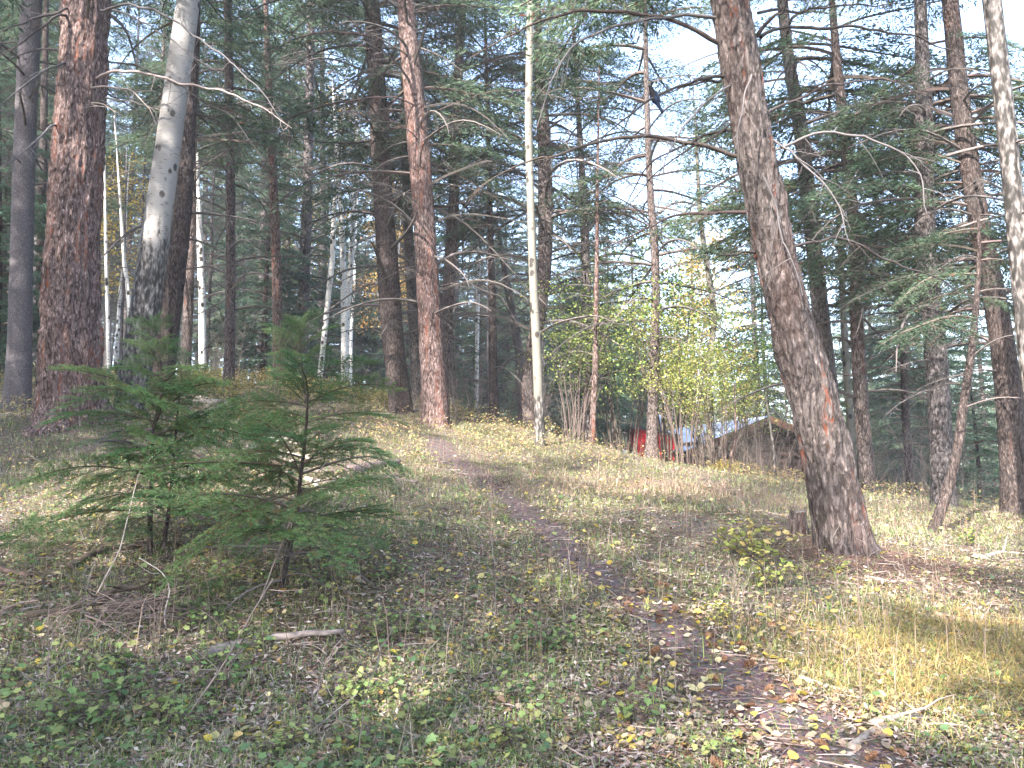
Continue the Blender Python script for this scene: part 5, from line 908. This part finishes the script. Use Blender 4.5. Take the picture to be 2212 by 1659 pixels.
for sg, nmr in ((0, "roof"), (1, "roof")):
    b = MB(); nx2 = 44; ov = .5; y0, y1 = -.6, dpt+.4; slope = (rz_-ez)/hw; rows_ = []
    ys = np.linspace(y0, y1, nx2*4+1)
    for (xx) in (-ov, hw):
        X_ = xx if sg == 0 else Wc-xx; rows_.append(np.stack([np.full(len(ys), X_), ys, ez+.12+slope*xx+.014*np.cos(ys/(y1-y0)*nx2*6.283)], 1))
    V = np.concatenate(rows_+[r2-np.array([0, 0, .03]) for r2 in rows_]); m = len(ys); i = np.arange(m-1); Q = np.concatenate([np.stack([i, i+1, i+m+1, i+m], 1) if sg == 1 else np.stack([i, i+m, i+m+1, i+1], 1), np.stack([i+2*m, i+2*m+1, i+3*m+1, i+3*m], 1), np.array([[0, m, 3*m, 2*m], [m-1, 2*m-1, 4*m-1, 3*m-1]]), np.stack([i, i+1, i+2*m+1, i+2*m], 1)]); b.add(V, None, Q); link(b.mesh("roof", [M['metal']], usecol=False), nmr, e)
    b = MB(); xa, xb = (-ov, hw) if sg == 0 else (Wc+ov, hw); za, zb = ez+.085-slope*ov, ez+.085+slope*hw
    V = [(xa, y0-.03, za-.2), (xb, y0-.03, zb-.2), (xb, y0-.03, zb+.03), (xa, y0-.03, za+.03), (xa, y0+.02, za-.2), (xb, y0+.02, zb-.2), (xb, y0+.02, zb+.03), (xa, y0+.02, za+.03)]; b.add(V, None, [(0, 1, 2, 3), (5, 4, 7, 6), (3, 2, 6, 7), (0, 4, 5, 1), (0, 3, 7, 4)], (.11, .055, .035)); link(b.mesh("barge_board", [M['logm']]), "barge_board", e)
e.rotation_euler = (0, 0, math.radians(9))

# ------------------------------------------------------------------ jay on the leaning conifer's bough
DB = 7.78
def bp(px, py, d=0): return P(px, py, DB+d)
sp = [bp(1404, 186), bp(1406, 189), bp(1408, 195), bp(1410, 202), bp(1413, 210), bp(1417, 218), bp(1421, 225), bp(1426, 234), bp(1431, 243)]; rw = [.012, .021, .025, .036, .042, .036, .022, .016, .017]; rd_ = [.014, .022, .026, .034, .038, .031, .015, .007, .004]
e = empty("bird", tuple(bp(1413, 210, .03)), "dark blue crested jay perched on a bough left of the leaning conifer", "bird"); b0 = np.array(e.location); c = smoothpath(np.column_stack([np.array(sp)-b0, rw, rd_]), 34); Pt = c[:, :3]; T_ = nrm(np.gradient(Pt, axis=0)); u = nrm(np.cross(T_, (0, 1., 0))); v = np.cross(T_, u); a = np.arange(16)/16*6.283
V = Pt[:, None]+c[:, 3, None, None]*np.cos(a)[None, :, None]*u[:, None]+c[:, 4, None, None]*np.sin(a)[None, :, None]*v[:, None]; n = 34; i = (np.arange(n-1)[:, None]*16+np.arange(16)); j = (np.arange(n-1)[:, None]*16+(np.arange(16)+1) % 16); Q = np.stack([i, j, j+16, i+16], -1).reshape(-1, 4); V = V.reshape(-1, 3); V = np.vstack([V, Pt[0]-T_[0]*.006, Pt[-1]])
T = [(n*16, (k+1) % 16, k) for k in range(16)]+[(n*16+1, (n-1)*16+k, (n-1)*16+(k+1) % 16) for k in range(16)]; fr = np.concatenate([np.repeat(np.linspace(0, 1, n), 16), [0, 1]])[:, None]
col = np.where(fr < .42, (.005, .005, .007), np.where(fr < .75, (.009, .018, .04), (.006, .010, .026))); b = MB(); b.add(V, T, Q, col)
hd = bp(1405, 185)-b0
for k in range(9):                       # crest feathers grow out of the crown
    t = k/8; base_ = hd+np.array([.002+.012*t, 0, .010]); tip = base_+np.array([.008+.016*t, (k % 3-1)*.003, .040-.012*t]); V, T2, Q = tube([base_-np.array([0, 0, .008]), (base_+tip)/2, tip], [.006, .0045, .001], 5); b.add(V, T2, Q, (.010, .011, .014))
link(b.mesh("body", [M['litter']], True), "body", e)
V, T2, Q = tube([hd+np.array([-.010, -.003, -.002]), hd+np.array([-.022, -.004, -.003]), hd+np.array([-.036, -.005, -.008])], [.007, .005, .001], 8, True); link(mesh("beak", V, T2, Q, [M['litter']], np.full((len(V), 3), .02), None, True), "beak", e)
def ball(c_, r, col, nm):
    th = np.linspace(0, math.pi, 8); V = []
    for t in th:
        for q in range(10): V.append(np.array(c_)+r*np.array([math.sin(t)*math.cos(q*.628), math.sin(t)*math.sin(q*.628), math.cos(t)]))
    Q = [(i*10+j, i*10+(j+1) % 10, (i+1)*10+(j+1) % 10, (i+1)*10+j) for i in range(7) for j in range(10)]; return link(mesh(nm, V, None, Q, [M['litter']], np.tile(col, (len(V), 1)), None, True), nm, e)
ball(hd+np.array([-.004, -.0165, -.001]), .003, (.5, .5, .5), "eye")
for sgn in (-1, 1):
    w0, w1, w2 = bp(1411, 199)-b0, bp(1419, 212)-b0, bp(1426, 229)-b0; off = np.array([.012, sgn*.024, 0]); V, T2, Q = tube(np.array([w0, (w0+w1)/2, w1, w2])+off, [.006, .016, .015, .002], 8, True); ctr = (w0+w1)/2+off; V[:, 1] = ctr[1]+(V[:, 1]-ctr[1])*.4; link(mesh("wing", V, T2, Q, [M['litter']], np.tile((.008, .015, .035), (len(V), 1)), None, True), "wing", e)
for k in (0, 1):
    l0 = bp(1413+k*4, 211)-b0; l1 = bp(1411+k*6, 213-k*3, -.02)-b0; V, T2, Q = tube([l0, (l0+l1)/2, l1], .0028, 5, True); link(mesh("leg", V, T2, Q, [M['litter']], np.full((len(V), 3), .02)), "leg", e)

# faint haze volume, put in to lift the shadows and lighten the background
zs = Z; hx0, hx1, hy0, hy1, hz0, hz1 = gx[0]-3, gx[-1]+3, gy[0]-3, gy[-1]+3, float(zs.min())-1, 50.0
b = MB(); box(b, hx0, hx1, hy0, hy1, hz0, hz1); m = bpy.data.materials.new("added_haze_air"); m.use_nodes = True; n = m.node_tree; n.nodes.clear(); ou = n.nodes.new("ShaderNodeOutputMaterial"); pv = n.nodes.new("ShaderNodeVolumePrincipled"); pv.inputs["Color"].default_value = (.86, .88, .95, 1); pv.inputs["Density"].default_value = .0012; n.links.new(pv.outputs[0], ou.inputs["Volume"])
tag(link(b.mesh("added_haze", [m], usecol=False), "added_haze"), kind="stuff"); cy.volume_bounces = 0
